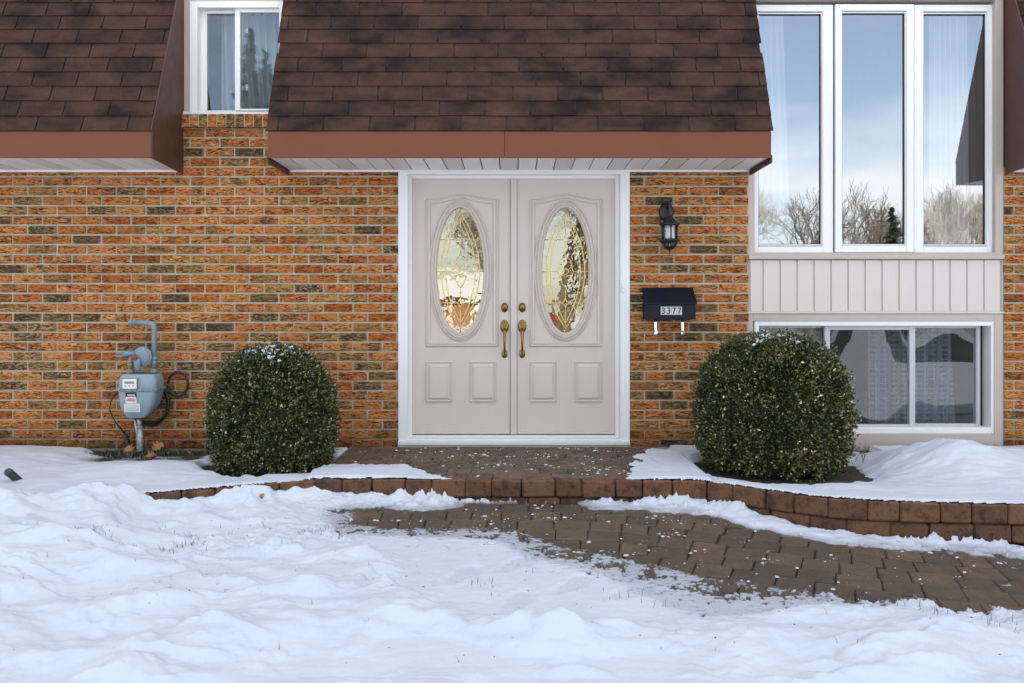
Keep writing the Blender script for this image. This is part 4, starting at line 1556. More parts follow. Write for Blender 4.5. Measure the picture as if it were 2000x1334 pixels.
for w, xm, ym, ang, r_ in rows_spots:
    ca, sa = math.cos(ang), math.sin(ang)
    smp = np.array([(xm + ca * a - sa * b, ym + sa * a + ca * b) for a in np.linspace(-w / 2, w / 2, 7) for b in np.linspace(-0.08, 0.08, 5)])
    zz, tt, _u = snow_height(smp[:, 0], smp[:, 1])
    if np.min(tt) > 0.012 or ym > float(edge_s(xm)) - 0.02:
        continue
    z = float(low_z(xm, ym))
    o = paver(path, w - 0.006, 0.157, xm, ym, z + random.uniform(-0.0025, 0.0025), ang, 'w', 'paver', 0.007)
    o.rotation_euler[0] += 0.062 * ca
    o.rotation_euler[1] += 0.0

# crumbs of snow lying on the bare paving
fl_v, fl_f = [], []
NC = 40000
cxs = np.where(rng.random(NC) < 0.25, rng.uniform(-1.2, 1.15, NC), rng.uniform(-0.9, 3.0, NC))
cys = rng.uniform(-3.0, -0.1, NC)
ez = edge_s(cxs)
onp = cys > ez + 0.03
cbase = np.where(onp, PORCH_Z + 0.002, low_z(cxs, cys) + 0.001)
clus = fbm(cxs * 3.0, cys * 5.0, 77, 3)
okc = rng.random(NC) < np.maximum(0.05, (clus - 0.02) * 2.2)
okc &= (~onp) | ((cxs < 1.1) & (cxs > -1.2))
okc &= onp | (cys < ez - 0.04)
okc &= snow_height(cxs, cys)[1] < -0.006
for x, y, base in list(zip(cxs[okc], cys[okc], cbase[okc]))[:900]:
    x, y, base = float(x), float(y), float(base)
    big = random.random() ** 5
    a = 0.0014 + 0.013 * big
    b = a * random.uniform(0.45, 0.95)
    h = 0.0015 + 0.003 * big
    n = 7
    rot = random.uniform(-0.5, 0.5)
    o = len(fl_v)
    pts = []
    for i in range(n):
        q = 2 * math.pi * i / n
        rr = random.uniform(0.65, 1.2)
        lx, ly = a * rr * math.cos(q), b * rr * math.sin(q)
        pts.append((x + lx * math.cos(rot) - ly * math.sin(rot), y + lx * math.sin(rot) + ly * math.cos(rot), base - 0.001))
    fl_v += pts + [(p[0] * 0.7 + x * 0.3, p[1] * 0.7 + y * 0.3, base + h) for p in pts]
    for i in range(n):
        j = (i + 1) % n
        fl_f.append((o + i, o + j, o + n + j, o + n + i))
    fl_f.append(tuple(o + n + i for i in range(n)))
m = MB()
m.v, m.f, m.sm = fl_v, fl_f, [False] * len(fl_f)
tag(m.build('snow_crumbs', M['snow']), 'crumbs of snow scattered over the bare pavers', 'snow', kind='stuff')


# ------------------------------------------------------------------ clipped boxwood shrubs
def shrub(x, y, rad, H, z0, nclump, label, seed):
    root = empty('boxwood_shrub', (x, y, z0))
    tag(root, label, 'shrub', 'clipped round shrubs beside the entrance')
    g = np.random.default_rng(seed)

    def prof(zn):
        n = 2.25
        up_ = np.clip(1 - np.abs((zn - 0.42) / 0.585) ** n, 0, 1) ** (1 / n)
        dn = np.clip(1 - np.abs((0.42 - zn) / 0.60) ** 2.6, 0, 1) ** (1 / 2.6)
        return np.where(zn > 0.42, up_, dn)

    # candidate clump centres over the surface, denser where area is
    N = nclump * 3
    zn = g.uniform(0.0, 1.0, N)
    top = g.random(N) < 0.30
    th = g.uniform(0, 2 * np.pi, N)
    rr = prof(zn)
    # cap: sample disc and lift to the surface
    rc = np.sqrt(g.random(N)) * 0.98
    zc = 0.42 + 0.585 * np.clip(1 - rc ** 2.25, 0, 1) ** (1 / 2.25)
    zn = np.where(top, np.minimum(zc, 1.0), zn)
    rr = np.where(top, rc, rr)
    keep = g.random(N) < np.where(top, 1.0, np.clip(rr, 0.15, 1))
    zn, rr, th = zn[keep][:nclump], rr[keep][:nclump], th[keep][:nclump]
    bumpy = 1 + 0.080 * fbm(th * 1.9, zn * 6, seed, 3) + 0.035 * fbm(th * 6, zn * 18, seed + 3, 2)
    dep = 1.0 - 0.17 * g.random(len(zn)) ** 1.3 + 0.075 * (g.random(len(zn)) ** 18)
    cx = rad * rr * bumpy * dep * np.cos(th)
    cy = rad * rr * bumpy * dep * np.sin(th)
    cz = H * (0.03 + 0.97 * (0.45 + (zn - 0.45) * dep * bumpy))
    # outward direction
    dzn = (prof(np.clip(zn + 0.01, 0, 1)) - prof(np.clip(zn - 0.01, 0, 1))) / 0.02
    nx_, ny_, nz_ = np.cos(th), np.sin(th), -dzn * rad / H
    nz_ = np.clip(nz_, -0.6, 4)
    nl = np.sqrt(nx_ ** 2 + ny_ ** 2 + nz_ ** 2)
    nrm = np.stack([nx_ / nl, ny_ / nl, nz_ / nl], 1)
    L = 7
    K = len(zn) * L
    ctr = np.repeat(np.stack([cx, cy, cz], 1), L, 0) + g.normal(0, 0.011, (K, 3))
    out = np.repeat(nrm, L, 0)
    d = out + g.normal(0, 0.75, (K, 3)) + np.array([0, 0, 0.25])
    d /= np.linalg.norm(d, axis=1, keepdims=True)
    s = np.cross(d, g.normal(0, 1, (K, 3)))
    s /= np.linalg.norm(s, axis=1, keepdims=True)
    nn = np.cross(s, d)
    ln = g.uniform(0.013, 0.027, (K, 1))
    wd = ln * g.uniform(0.24, 0.34, (K, 1))
    v0 = ctr - d * ln * 0.4
    v1 = ctr + s * wd + nn * wd * 0.35
    v2 = ctr + d * ln * 0.6
    v3 = ctr - s * wd + nn * wd * 0.35
    Vv = np.stack([v0, v1, v2, v3], 1).reshape(-1, 3)
    i = np.arange(K) * 4
    Ff = np.concatenate([np.stack([i, i + 1, i + 2], 1), np.stack([i, i + 2, i + 3], 1)])
    patch = np.repeat(fbm(cx * 5 + seed, cz * 5 + cy * 3, seed + 9, 3), L)
    lowy = np.repeat(np.clip(0.35 - zn, 0, 1), L)
    tint = np.clip(0.29 + 0.15 * g.normal(0, 1, K) + 0.30 * patch + 0.25 * lowy + 0.48 * (g.random(K) < 0.085), 0, 0.95)  # random pale leaves put glints into the colour
    tint = np.where(g.random(K) < 0.018, 1.0, tint)  # brightest painted glints
    me = from_arrays('foliage', Vv, Ff, M['leaf'], np.repeat(tint, 4))
    link(bpy.data.objects.new('foliage', me), root)
    # woody inside and stems
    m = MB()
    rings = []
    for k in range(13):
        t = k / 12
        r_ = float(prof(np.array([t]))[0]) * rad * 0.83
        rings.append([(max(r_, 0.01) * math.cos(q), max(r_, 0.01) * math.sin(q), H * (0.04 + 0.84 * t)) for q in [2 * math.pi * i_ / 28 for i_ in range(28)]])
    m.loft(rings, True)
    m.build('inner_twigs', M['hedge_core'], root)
    m = MB()
    rd = random.Random(seed)
    for k in range(9):
        q = rd.uniform(0, 6.28)
        m.tube([(0.05 * math.cos(q), 0.05 * math.sin(q), -0.06), (0.16 * math.cos(q), 0.16 * math.sin(q), 0.12), (0.30 * rad * 2 * math.cos(q), 0.30 * rad * 2 * math.sin(q), 0.30)], [0.012, 0.010, 0.006], 6)
    m.build('stem', M['bark'], root)
    # remains of snow on the crown
    m = MB()
    for k in range(260):
        q, rr_ = rd.uniform(0, 6.28), abs(rd.gauss(0, 0.26))
        if rr_ > 0.62:
            continue
        ax_, ay_ = rr_ * math.cos(q), rr_ * math.sin(q)
        if fbm(np.array([ax_ * 4 + seed]), np.array([ay_ * 4]), seed, 2)[0] < -0.12:
            continue
        zt_ = H * (0.03 + 0.97 * (0.42 + 0.585 * max(0, 1 - rr_ ** 2.25) ** (1 / 2.25))) - 0.006
        for u_ in range(rd.randrange(2, 5)):
            a = rd.uniform(0.005, 0.015)
            px_, py_ = ax_ * rad + rd.gauss(0, 0.014), ay_ * rad + rd.gauss(0, 0.014)
            m.lathe([(a * 0.7, -a * 0.4), (a, 0), (a * 0.7, a * 0.45), (0.0, a * 0.6)], (px_, py_, zt_ + rd.uniform(-0.006, 0.004)), (rd.gauss(0, 0.25), rd.gauss(0, 0.25), 1), 7, rd.uniform(0.6, 1.6))
    tag(m.build('snow_cap', M['snow'], root), kind='stuff')
    return root


shrub(*SHRUBS[0], 8200, 'smaller clipped round evergreen shrub between gas meter and front door', 11)
shrub(*SHRUBS[1], 11500, 'larger clipped round evergreen shrub in front of the basement window', 23)

# ------------------------------------------------------------------ wall lantern
LX, LY = wx(1307, -0.10), -0.115
lz = lambda py: wz(py, -0.115)
lamp = empty('wall_lantern', (LX, 0, lz(498)))
tag(lamp, 'black wall lantern with frosted bulb beside the double door', 'lantern')


def LP(px, py, y=-0.115):
    return wx(px, y) - LX, y, wz(py, y) - lamp.location.z


m = MB()
bx, _, bz = LP(1303, 414, 0.0)
m.lathe([(0.058, 0.0), (0.058, 0.010), (0.048, 0.020), (0.030, 0.026), (0.0, 0.028)], (bx - 0.008, 0.0, bz), (0, -1, 0), 24)
m.v = [(v[0], v[1], bz + (v[2] - bz) * 1.22) for v in m.v]
m.tube([(bx, -0.02, bz + 0.02), (bx + 0.0, -0.05, bz + 0.045), (0, -0.10, LP(0, 404)[2]), (0, -0.115, LP(0, 418)[2])], [0.012, 0.010, 0.010, 0.012], 10)
m.build('bracket', M['black'], lamp)
m = MB()
z_ = lambda py: LP(0, py)[2]
m.lathe([(0.0015, z_(394)), (0.006, z_(396)), (0.003, z_(399)), (0.010, z_(402)), (0.006, z_(405)), (0.013, z_(408)), (0.008, z_(411)), (0.015, z_(415)), (0.010, z_(419)), (0.016, z_(422)), (0.020, z_(424)),
         (0.040, z_(429)), (0.052, z_(434)), (0.074, z_(436.5)), (0.080, z_(439)), (0.066, z_(441)), (0.01, z_(441))], (0, LY, 0), (0, 0, 1), 24)
m.build('cap', M['black'], lamp)
m = MB()
m.lathe([(0.068, z_(467)), (0.080, z_(469)), (0.080, z_(471)), (0.066, z_(474)), (0.05, z_(474))], (0, LY, 0), (0, 0, 1), 24)
for k in range(6):
    q = 2 * math.pi * (k + 0.5) / 6
    c_, s_ = math.cos(q), math.sin(q)
    m.tube([(0.060 * c_, LY + 0.060 * s_, z_(441)), (0.060 * c_, LY + 0.060 * s_, z_(468))], 0.0055, 6)
    m.tube([(0.062 * c_, LY + 0.062 * s_, z_(473)), (0.052 * c_, LY + 0.052 * s_, z_(480)), (0.032 * c_, LY + 0.032 * s_, z_(485.5)), (0.008 * c_, LY + 0.008 * s_, z_(488))], 0.004, 6)
m.lathe([(0.014, z_(486)), (0.012, z_(488)), (0.007, z_(490)), (0.009, z_(492)), (0.004, z_(495)), (0.0015, z_(498))], (0, LY, 0), (0, 0, 1), 14)
m.build('cage', M['black'], lamp)
m = MB()
m.lathe([(0.055, z_(468)), (0.055, z_(441))], (0, LY, 0), (0, 0, 1), 24)
m.lathe([(0.004, z_(487)), (0.030, z_(485)), (0.048, z_(480)), (0.058, z_(474))], (0, LY, 0), (0, 0, 1), 24)
m.f = [f for f in m.f if len(f) == 4]
m.sm = m.sm[:len(m.f)]
m.build('lantern_glass', M['glass_lamp'], lamp)
m = MB()
m.lathe([(0.012, z_(470)), (0.030, z_(467)), (0.032, z_(462)), (0.030, z_(446)), (0.020, z_(443)), (0.0, z_(442))], (0.004, LY, 0), (0, 0, 1), 18)
m.build('bulb', M['bulb'], lamp)

# ------------------------------------------------------------------ mailbox
MY = -0.13
mbx = empty('mailbox', (wx(1310, MY), 0, wz(655, MY)))
tag(mbx, 'black wall mailbox numbered 3377 with two chrome paper hooks', 'mailbox')


def XP(px, py, y=MY):
    return wx(px, y) - mbx.location.x, y, wz(py, y) - mbx.location.z


x0, x1 = XP(1258.5, 0)[0], XP(1361, 0)[0]
zt, zm, zb = XP(0, 562, -0.02)[2], XP(0, 592)[2], XP(0, 624)[2]
m = MB()
m.loft([[(x_, -0.004, zb), (x_, MY, zb), (x_, MY, zm - 0.004), (x_, -0.004, zt - 0.012)] for x_ in (x0 + 0.006, x1 - 0.008)])
body = m.build('body', M['mailbox'], mbx, bevel=0.004)
m = MB()
xl0, xl1 = x0 - 0.002, x1 + 0.002
m.loft([[(xl0, MY - 0.008, zm - 0.010), (xl0, MY - 0.007, zm + 0.004), (xl0 + 0.004, -0.004, zt + 0.004), (xl0 + 0.004, -0.004, zt - 0.006), (xl0, MY - 0.002, zm - 0.010)],
        [(xl1, MY - 0.008, zm - 0.010), (xl1, MY - 0.007, zm + 0.004), (xl1 - 0.006, -0.004, zt + 0.004), (xl1 - 0.006, -0.004, zt - 0.006), (xl1, MY - 0.002, zm - 0.010)]])
m.build('lid', M['mailbox'], mbx, bevel=0.003)
for hx_ in (1281, 1334):
    hxx, _, hz = XP(hx_, 624)
    zl = XP(0, 655)[2]
    m = MB()
    wdt = 0.009
    prof = [(-0.06, hz + 0.006), (-0.10, hz - 0.004), (-0.112, hz - 0.03), (-0.112, zl + 0.020), (-0.120, zl + 0.004), (-0.138, zl), (-0.152, zl + 0.010), (-0.154, zl + 0.034)]
    rings = []
    for i, (a, b) in enumerate(prof):
        rings.append([(hxx - wdt, a, b), (hxx + wdt, a, b), (hxx + wdt, a - 0.0015, b + 0.003), (hxx - wdt, a - 0.0015, b + 0.003)])
    m.loft(rings)
    m.build('paper_hook', M['chrome'], mbx)


def text_mesh(s, size, mat, name):
    cu = bpy.data.curves.new('txt', 'FONT')
    cu.body = s
    cu.size = size
    cu.extrude = 0.0006
    cu.offset = size * 0.018
    cu.align_x = 'CENTER'
    ob = bpy.data.objects.new('txt', cu)
    C.objects.link(ob)
    dg = bpy.context.evaluated_depsgraph_get()
    me_ = bpy.data.meshes.new_from_object(ob.evaluated_get(dg))
    bpy.data.objects.remove(ob)
    me_.name = name
    me_.materials.clear()
    me_.materials.append(mat)
    return me_


for i, ch in enumerate('3377'):
    ta, tb = XP(1290.6 + 10.4 * i, 0)[0], XP(1300.6 + 10.4 * i, 0)[0]
    za, zb_ = XP(0, 614.8)[2], XP(0, 599)[2]
    tile = MB().box(ta, tb, MY - 0.0022, MY - 0.0004, za, zb_).build('number_tile', M['digit_tile'], mbx)
    o = bpy.data.objects.new('digit', text_mesh(ch, 0.070, M['black'], 'digit'))
    o.rotation_euler = (R(90), 0, 0)
    o.scale = (0.86, 1, 1)
    o.location = ((ta + tb) / 2, MY - 0.0030, za + 0.007)
    link(o, tile)

# doorbell
m = MB().box(wx(1213.5), wx(1220.5), -0.022, -0.0065, wz(571), wz(553)).build('doorbell', M['white'], None, bevel=0.003)
tag(m, 'small white doorbell on the door frame beside the brick pier', 'doorbell')
b_ = MB().lathe([(0.008, 0), (0.007, 0.004), (0.0, 0.005)], (wx(1217), -0.0225, wz(563)), (0, -1, 0), 14).build('button', M['label_white'], m)

# ------------------------------------------------------------------ gas meter
GYY = -0.17
SC = (CAM_D + GYY) / FOC
gm = empty('gas_meter', (wx(272, GYY), 0, wz(886, GYY)))
tag(gm, 'blue-grey gas meter with regulator and riser pipe on the brick wall', 'gas meter')


def GP(u, v, y=GYY):
    """u, v measured on an enlargement (4.446 per photo pixel, origin 200,600)"""
    px_, py_ = 200 + u / 4.446, 600 + v / 4.446
    return Vector(((px_ - 272) * SC, y, (886 - py_) * SC))


def rrect(cx, cy, hx, hy, z, r, n=4):
    pts = []
    for sx2, sy2, a0 in ((1, 1, 0), (-1, 1, 90), (-1, -1, 180), (1, -1, 270)):
        for i in range(n + 1):
            a = R(a0 + 90 * i / n)
            pts.append((cx + sx2 * (hx - r) + r * math.cos(a), cy + sy2 * (hy - r) + r * math.sin(a), z))
    return pts


gc = GP(340, 700).x
hw = lambda u: u / 4.446 * SC
m = MB()
prof = [(955, 82, 0.052, 0.02), (900, 122, 0.066, 0.03), (840, 150, 0.078, 0.035), (760, 162, 0.086, 0.035), (718, 164, 0.088, 0.03)]
m.loft([rrect(gc - hw(abs(v_ - 718) * 0.11), GYY, hw(a), b, GP(0, v_).z, r_) for v_, a, b, r_ in prof], True)
body = m.build('body', M['meter'], gm, bevel=0.006)
m = MB()
prof = [(698, 165, 0.088, 0.03), (640, 163, 0.086, 0.03), (600, 156, 0.082, 0.035), (578, 138, 0.068, 0.03)]
m.loft([rrect(gc, GYY, hw(a), b, GP(0, v_).z, r_) for v_, a, b, r_ in prof], True)
m.build('upper_casing', M['meter'], gm, bevel=0.006)
m = MB()
m.loft([rrect(gc, GYY, hw(177), 0.098, GP(0, v_).z, 0.03) for v_ in (720, 697)])
fl = m.build('flange', M['meter_pipe'], gm, bevel=0.003)
for u_ in (200, 290, 385, 480):
    m = MB()
    p_ = GP(u_, 709, GYY - 0.098)
    m.lathe([(0.008, 0), (0.008, 0.006), (0.004, 0.009), (0, 0.0095)], p_, (0, -1, 0), 8)
    m.box(p_.x - 0.005, p_.x + 0.005, p_.y - 0.002, p_.y + 0.01, p_.z - 0.013, p_.z + 0.013)
    m.build('bolt', M['galv'], gm)
# dial
a, b = GP(228, 700), GP(352, 614)
m = MB().box(a.x, b.x, GYY - 0.106, GYY - 0.07, a.z, b.z)
dial = m.build('dial', M['label_white'], gm, bevel=0.006)
m = MB().frame(a.x - 0.004, b.x + 0.004, a.z - 0.004, b.z + 0.004, GYY - 0.103, GYY - 0.07, 0.006, 0.006, 0.006, 0.006)
m.build('dial_rim', M['fitting'], dial, bevel=0.002)
m = MB()
m.box(a.x + 0.018, b.x - 0.018, GYY - 0.1068, GYY - 0.1055, b.z - 0.036, b.z - 0.018)
for i in range(3):
    m.lathe([(0.006, 0), (0.006, 0.0006)], (a.x + 0.026 + 0.028 * i, GYY - 0.1062, a.z + 0.024), (0, -1, 0), 12)
m.build('dial_marks', M['fitting'], dial)
# stickers
for (u0, v0, u1, v1, mk, nm) in ((248, 778, 342, 730, 'black', 'label_plate'), (248, 824, 342, 777, 'label_white', 'warning_label'), (234, 900, 368, 828, 'label_white', 'label_plate')):
    a, b = GP(u0, v0), GP(u1, v1)
    yb, yt = GYY - 0.0895 + max(0, v0 - 800) * 0.00009, GYY - 0.0895 + max(0, v1 - 800) * 0.00009
    m = MB()
    m.loft([[(a.x, yb, a.z), (b.x, yb, a.z), (b.x, yb + 0.02, a.z), (a.x, yb + 0.02, a.z)], [(a.x, yt, b.z), (b.x, yt, b.z), (b.x, yt + 0.02, b.z), (a.x, yt + 0.02, b.z)]])
    st = m.build(nm, M[mk], gm)
    m = MB()
    w_, h_ = b.x - a.x, b.z - a.z
    bars = {'black': [(0.2, 0.45, 0.85, 0.62), (0.04, 0.04, 0.96, 0.22)], 'label_white': [(0.08, 0.40, 0.92, 0.74), (0.2, 0.80, 0.8, 0.92)]}[mk]
    if nm == 'label_plate' and mk == 'label_white':
        bars = [(0.08, 0.18 + 0.16 * i, 0.92, 0.22 + 0.16 * i) for i in range(5)]
    for (p0, q0, p1, q1) in bars:
        yy = min(yb, yt) - 0.0012
        m.box(a.x + w_ * p0, a.x + w_ * p1, yy, max(yb, yt) + 0.004, a.z + h_ * q0, a.z + h_ * q1)
    m.build('print', M['label_red'] if nm == 'warning_label' else (M['label_white'] if mk == 'black' else M['digit_tile']), st)
# riser and outlet
pr = 0.0185
yr = GYY + 0.02
p1, p2, p3, p4 = GP(440, 575, yr), GP(440, 190, yr), GP(400, 138, yr), GP(262, 132, yr)
m = MB().tube([p1, p2, GP(438, 160, yr), GP(425, 143, yr), p3, p4], pr, 14)
m.tube([GP(255, 133, yr), GP(236, 134, yr), GP(226, 134, yr + 0.03), GP(224, 134, -0.005)], [pr * 1.2, pr * 1.25, pr * 1.15, pr], 14)
rp = m.build('riser_pipe', M['meter_pipe'], gm)
for q_ in (GP(440, 480, yr), GP(440, 445, yr), GP(440, 185, yr)):
    m = MB()
    m.lathe([(pr * 1.18, -0.009), (pr * 1.25, -0.006), (pr * 1.25, 0.006), (pr * 1.18, 0.009)], q_, (0, 0, 1), 14)
    m.build('coupling', M['meter_pipe'], gm)
for q_ in (GP(385, 136, yr), GP(270, 132, yr)):
    m = MB()
    m.lathe([(pr * 1.18, -0.008), (pr * 1.28, -0.005), (pr * 1.28, 0.005), (pr * 1.18, 0.008)], q_, (1, 0, 0), 14)
    m.build('coupling', M['meter_pipe'], gm)
m = MB()
m.lathe([(0.026, -0.012), (0.028, -0.008), (0.028, 0.010), (0.022, 0.016)], GP(440, 556, yr), (0, 0, 1), 8, smooth=False)
m.build('union_nut', M['fitting'], gm)
# regulator
rc_ = GP(352, 430, GYY - 0.03)
m = MB()
m.lathe([(0.062, 0.05), (0.066, 0.045), (0.066, 0.012), (0.061, 0.002), (0.054, -0.003), (0.050, -0.003), (0.044, -0.009), (0.030, -0.012), (0.0, -0.012)], rc_, (0, 1, 0), 30)
m.lathe([(0.072, 0.024), (0.0755, 0.020), (0.0755, 0.012), (0.072, 0.008)], rc_, (0, 1, 0), 30)
m.tube([GP(332, 440, GYY - 0.055), GP(332, 490, GYY - 0.05), GP(332, 525, GYY - 0.045), GP(332, 552, GYY - 0.04)], [0.020, 0.024, 0.022, 0.014], 14)
reg = m.build('regulator', M['meter_pipe'], gm)
for k in range(8):
    m = MB()
    q = 2 * math.pi * k / 8 + 0.2
    m.lathe([(0.005, 0), (0.005, 0.006), (0.0, 0.007)], (rc_.x + 0.059 * math.cos(q), rc_.y + 0.004, rc_.z + 0.059 * math.sin(q)), (0, -1, 0), 6)
    m.build('regulator_bolt', M['galv'], reg)
m = MB().lathe([(0.022, 0), (0.022, 0.014), (0.018, 0.018), (0.0, 0.019)], GP(318, 432, GYY - 0.066), (0, -1, 0), 16)
m.build('red_cap', M['redcap'], reg)
m = MB()
m.tube([GP(300, 405, GYY - 0.02), GP(260, 400, GYY - 0.02), GP(215, 405, GYY - 0.02), GP(195, 408, GYY - 0.02)], [0.020, 0.017, 0.022, 0.016], 12)
for dv in (-14, 16):
    m.tube([GP(200, 408 + dv * 0.4, GYY - 0.02), GP(165, 410 + dv, GYY - 0.02), GP(126, 411 + dv * 1.1, GYY - 0.02)], [0.010, 0.008, 0.007], 8)
m.tube([GP(205, 392, GYY - 0.0), GP(270, 378, GYY - 0.0)], 0.006, 6)
m.build('inlet_valve', M['meter_pipe'], gm)
m = MB()
m.tube([GP(262, 415, GYY), GP(246, 440, GYY), GP(244, 480, GYY), GP(244, 560, GYY)], [0.020, 0.019, 0.0165, 0.0165], 12)
for v_, r_ in ((470, 0.022), (500, 0.024), (552, 0.030)):
    m.lathe([(r_ * 0.9, -0.010), (r_, -0.006), (r_, 0.006), (r_ * 0.9, 0.010)], GP(244, v_, GYY), (0, 0, 1), 8, smooth=False)
m.build('inlet_fitting', M['fitting'], gm)
# supply pipe from the ground
m = MB()
m.tube([GP(316, 950, GYY), GP(322, 1010, GYY), GP(326, 1060, GYY)], [0.020, 0.018, 0.015], 12)
m.tube([GP(328, 1050, GYY), GP(332, 1290, GYY)], 0.0215, 14)
m.tube([GP(290, 960, GYY - 0.02), GP(302, 1100, GYY), GP(304, 1290, GYY)], 0.009, 8)
sp = m.build('supply_pipe', M['galv'], gm)
m = MB().lathe([(0.021, -0.011), (0.024, -0.006), (0.024, 0.006), (0.021, 0.011)], GP(325, 1042, GYY), (0, 0, 1), 12)
m.build('copper_collar', M['fitting'], sp)
m = MB()
pts = []
for i in range(26):
    q = i / 25
    c0 = GP(330 + 30 * math.sin(i * 1.1), 1110 + 165 * q, GYY)
    pts.append((c0.x, GYY - 0.024 * abs(math.cos(i * 1.1)) - 0.003, c0.z))
m.tube(pts, 0.0016, 5)
m.build('tie_wire', M['label_white'], sp)
# black cable: loop, coil and tail
m = MB()
m.tube([GP(600 + 88 * math.cos(q), 680 - 106 * math.sin(q), -0.05) for q in [R(176 - 352 * i / 30) for i in range(31)]], 0.0105, 8)
m.tube([GP(345 + 165 * math.cos(q), 850 + 195 * math.sin(q), -0.045 - 0.008 * math.sin(3 * q)) for q in [2 * math.pi * i / 44 for i in range(44)]], 0.011, 8, True)
m.tube([GP(350 + 150 * math.cos(q), 862 + 175 * math.sin(q), -0.028) for q in [2 * math.pi * i / 44 for i in range(44)]], 0.011, 8, True)
m.tube([GP(355 + 172 * math.cos(q), 848 + 172 * math.sin(q), -0.066) for q in [2 * math.pi * i / 44 for i in range(44)]], 0.011, 8, True)
coil = m.build('cable_coil', M['rubber'])
coil.location = gm.location
tag(coil, 'coil of black cable hung behind the gas meter', 'cable')
m = MB()
ctl = [(168, 704), (130, 712), (85, 755), (48, 825), (38, 890), (55, 965), (88, 1050), (132, 1130)]
m.tube([GP(u_, v_, -0.03 - 0.10 * math.sin(math.pi * i / 7)) for i, (u_, v_) in enumerate(ctl)], 0.0045, 8)
cb_ = m.build('cable', M['rubber'])
cb_.location = gm.location
tag(cb_, 'thin black cable arching from the gas meter down to a black plug', 'cable')
m = MB()
pa, pb = GP(132, 1122, -0.05), GP(206, 1296, -0.10)
dv = (pb - pa)
m.tube([pa, pa + dv * 0.06, pa + dv * 0.12, pa + dv], [0.008, 0.016, 0.020, 0.021], 14)
m.build('cable_plug', M['rubber'], cb_)

# ------------------------------------------------------------------ small things on the ground
# green plastic stake tube
gp = (wx(14, -1.45), -1.45, wz(920, -1.45))
gq = (wx(50, -1.32), -1.32, wz(950, -1.32))
m = MB()
a, b = Vector(gp), Vector(gq)
dv = b - a
m.tube([a, a + dv * 0.05, a + dv * 0.72], [0.020, 0.024, 0.024], 16)
st = m.build('stake_tube', M['green_plastic'])
MB().tube([a + dv * 0.70, a + dv * 1.6], 0.0205, 14).build('metal_stem', M['galv'], st)
tag(st, 'dark green plastic tube sticking slantwise out of the snow', 'tube')


def oak_leaf(name, loc, rot, size, label):
    pts = []
    n = 26
    for i in range(n):
        t = i / (n - 1)
        w = (0.18 + 0.22 * math.sin(math.pi * min(1, t * 1.05))) * (1 + 0.38 * math.sin(t * 22)) * (1 if 0.02 < t < 0.97 else 0.15)
        pts.append((t, w))
    vs, fs = [], []
    for t, w in pts:
        zc = 0.22 * math.sin(math.pi * t)
        vs += [(t - 0.5, w, zc + 0.22 * w), (t - 0.5, 0, zc - 0.03), (t - 0.5, -w, zc + 0.30 * w)]
    for i in range(n - 1):
        a = i * 3
        fs += [(a, a + 1, a + 4, a + 3), (a + 1, a + 2, a + 5, a + 4)]
    vs = [(x * size, y * size, z * size) for x, y, z in vs]
    o = MB().add(vs, fs, True).build(name, M['dead_leaf'])
    sdm = o.modifiers.new('thickness', 'SOLIDIFY')
    sdm.thickness = 0.0015
    o.location = loc
    o.rotation_euler = rot
    tag(o, label, 'leaf', 'dead oak leaves below the gas meter')
    return o


oak_leaf('dead_leaf', (wx(309, -0.13), -0.13, wz(874, -0.13)), (R(60), R(-28), R(10)), 0.095, 'curled brown dead leaf beside the supply pipe, farther from the black plug')
oak_leaf('dead_leaf', (wx(254, -0.16), -0.16, wz(880, -0.16)), (R(55), R(40), R(-20)), 0.085, 'curled brown dead leaf between the black plug and supply pipe')
oak_leaf('dead_leaf', (wx(297, -0.30), -0.30, wz(893, -0.30)), (R(20), R(-5), R(40)), 0.09, 'flat brown dead leaf lying in the moss under the gas meter')
oak_leaf('dead_leaf', (wx(516, -1.56), -1.60, 0.225), (R(80), R(-50), R(10)), 0.032, 'small brown dead leaf against the retaining wall below the smaller shrub')

# moss and grass by the meter, grass stubs through the lawn snow, stalks by the path
gv, gf, gt = [], [], []


def blade(x, y, z, h, lean, w=0.0022, t=None):
    a = random.uniform(0, 6.28)
    dx, dy = math.cos(a), math.sin(a)
    sx2, sy2 = -dy * w, dx * w
    o = len(gv)
    k = lean * h
    gv.extend([(x - sx2, y - sy2, z - 0.01), (x + sx2, y + sy2, z - 0.01), (x + dx * k * 0.4 + sx2 * .7, y + dy * k * 0.4 + sy2 * .7, z + h * 0.6), (x + dx * k * 0.4 - sx2 * .7, y + dy * k * 0.4 - sy2 * .7, z + h * 0.6), (x + dx * k, y + dy * k, z + h)])
    gf.extend([(o, o + 1, o + 2), (o, o + 2, o + 3), (o + 3, o + 2, o + 4)])
    gt.extend([random.random() if t is None else t] * 5)


for _ in range(2600):
    x, y = random.gauss(-2.80, 0.16), -0.09 - abs(random.gauss(0, 0.10))
    blade(x, y, 0.236, random.uniform(0.006, 0.028), random.uniform(0.3, 1.2), 0.003)
me = from_arrays('moss', gv, gf, M['grass'], gt)
tag(link(bpy.data.objects.new('moss', me)), 'dark green moss and short grass showing at the foot of the gas meter', 'moss', kind='stuff')
gv, gf, gt = [], [], []
pts = []
for _ in range(900):
    u = random.random()
    x = -0.95 - 1.35 * u + random.gauss(0, 0.12)
    y = -1.95 - 0.55 * u + random.gauss(0, 0.10)
    if fbm(np.array([x * 5]), np.array([y * 5]), 99, 3)[0] > 0.12:
        pts.append((x, y, random.uniform(0.004, 0.03), random.uniform(0.5, 2.0)))
for _ in range(70):
    pts.append((random.uniform(-2.2, 2.5), random.uniform(-3.5, -2.2), random.uniform(0.004, 0.03), random.uniform(0.3, 1.5)))
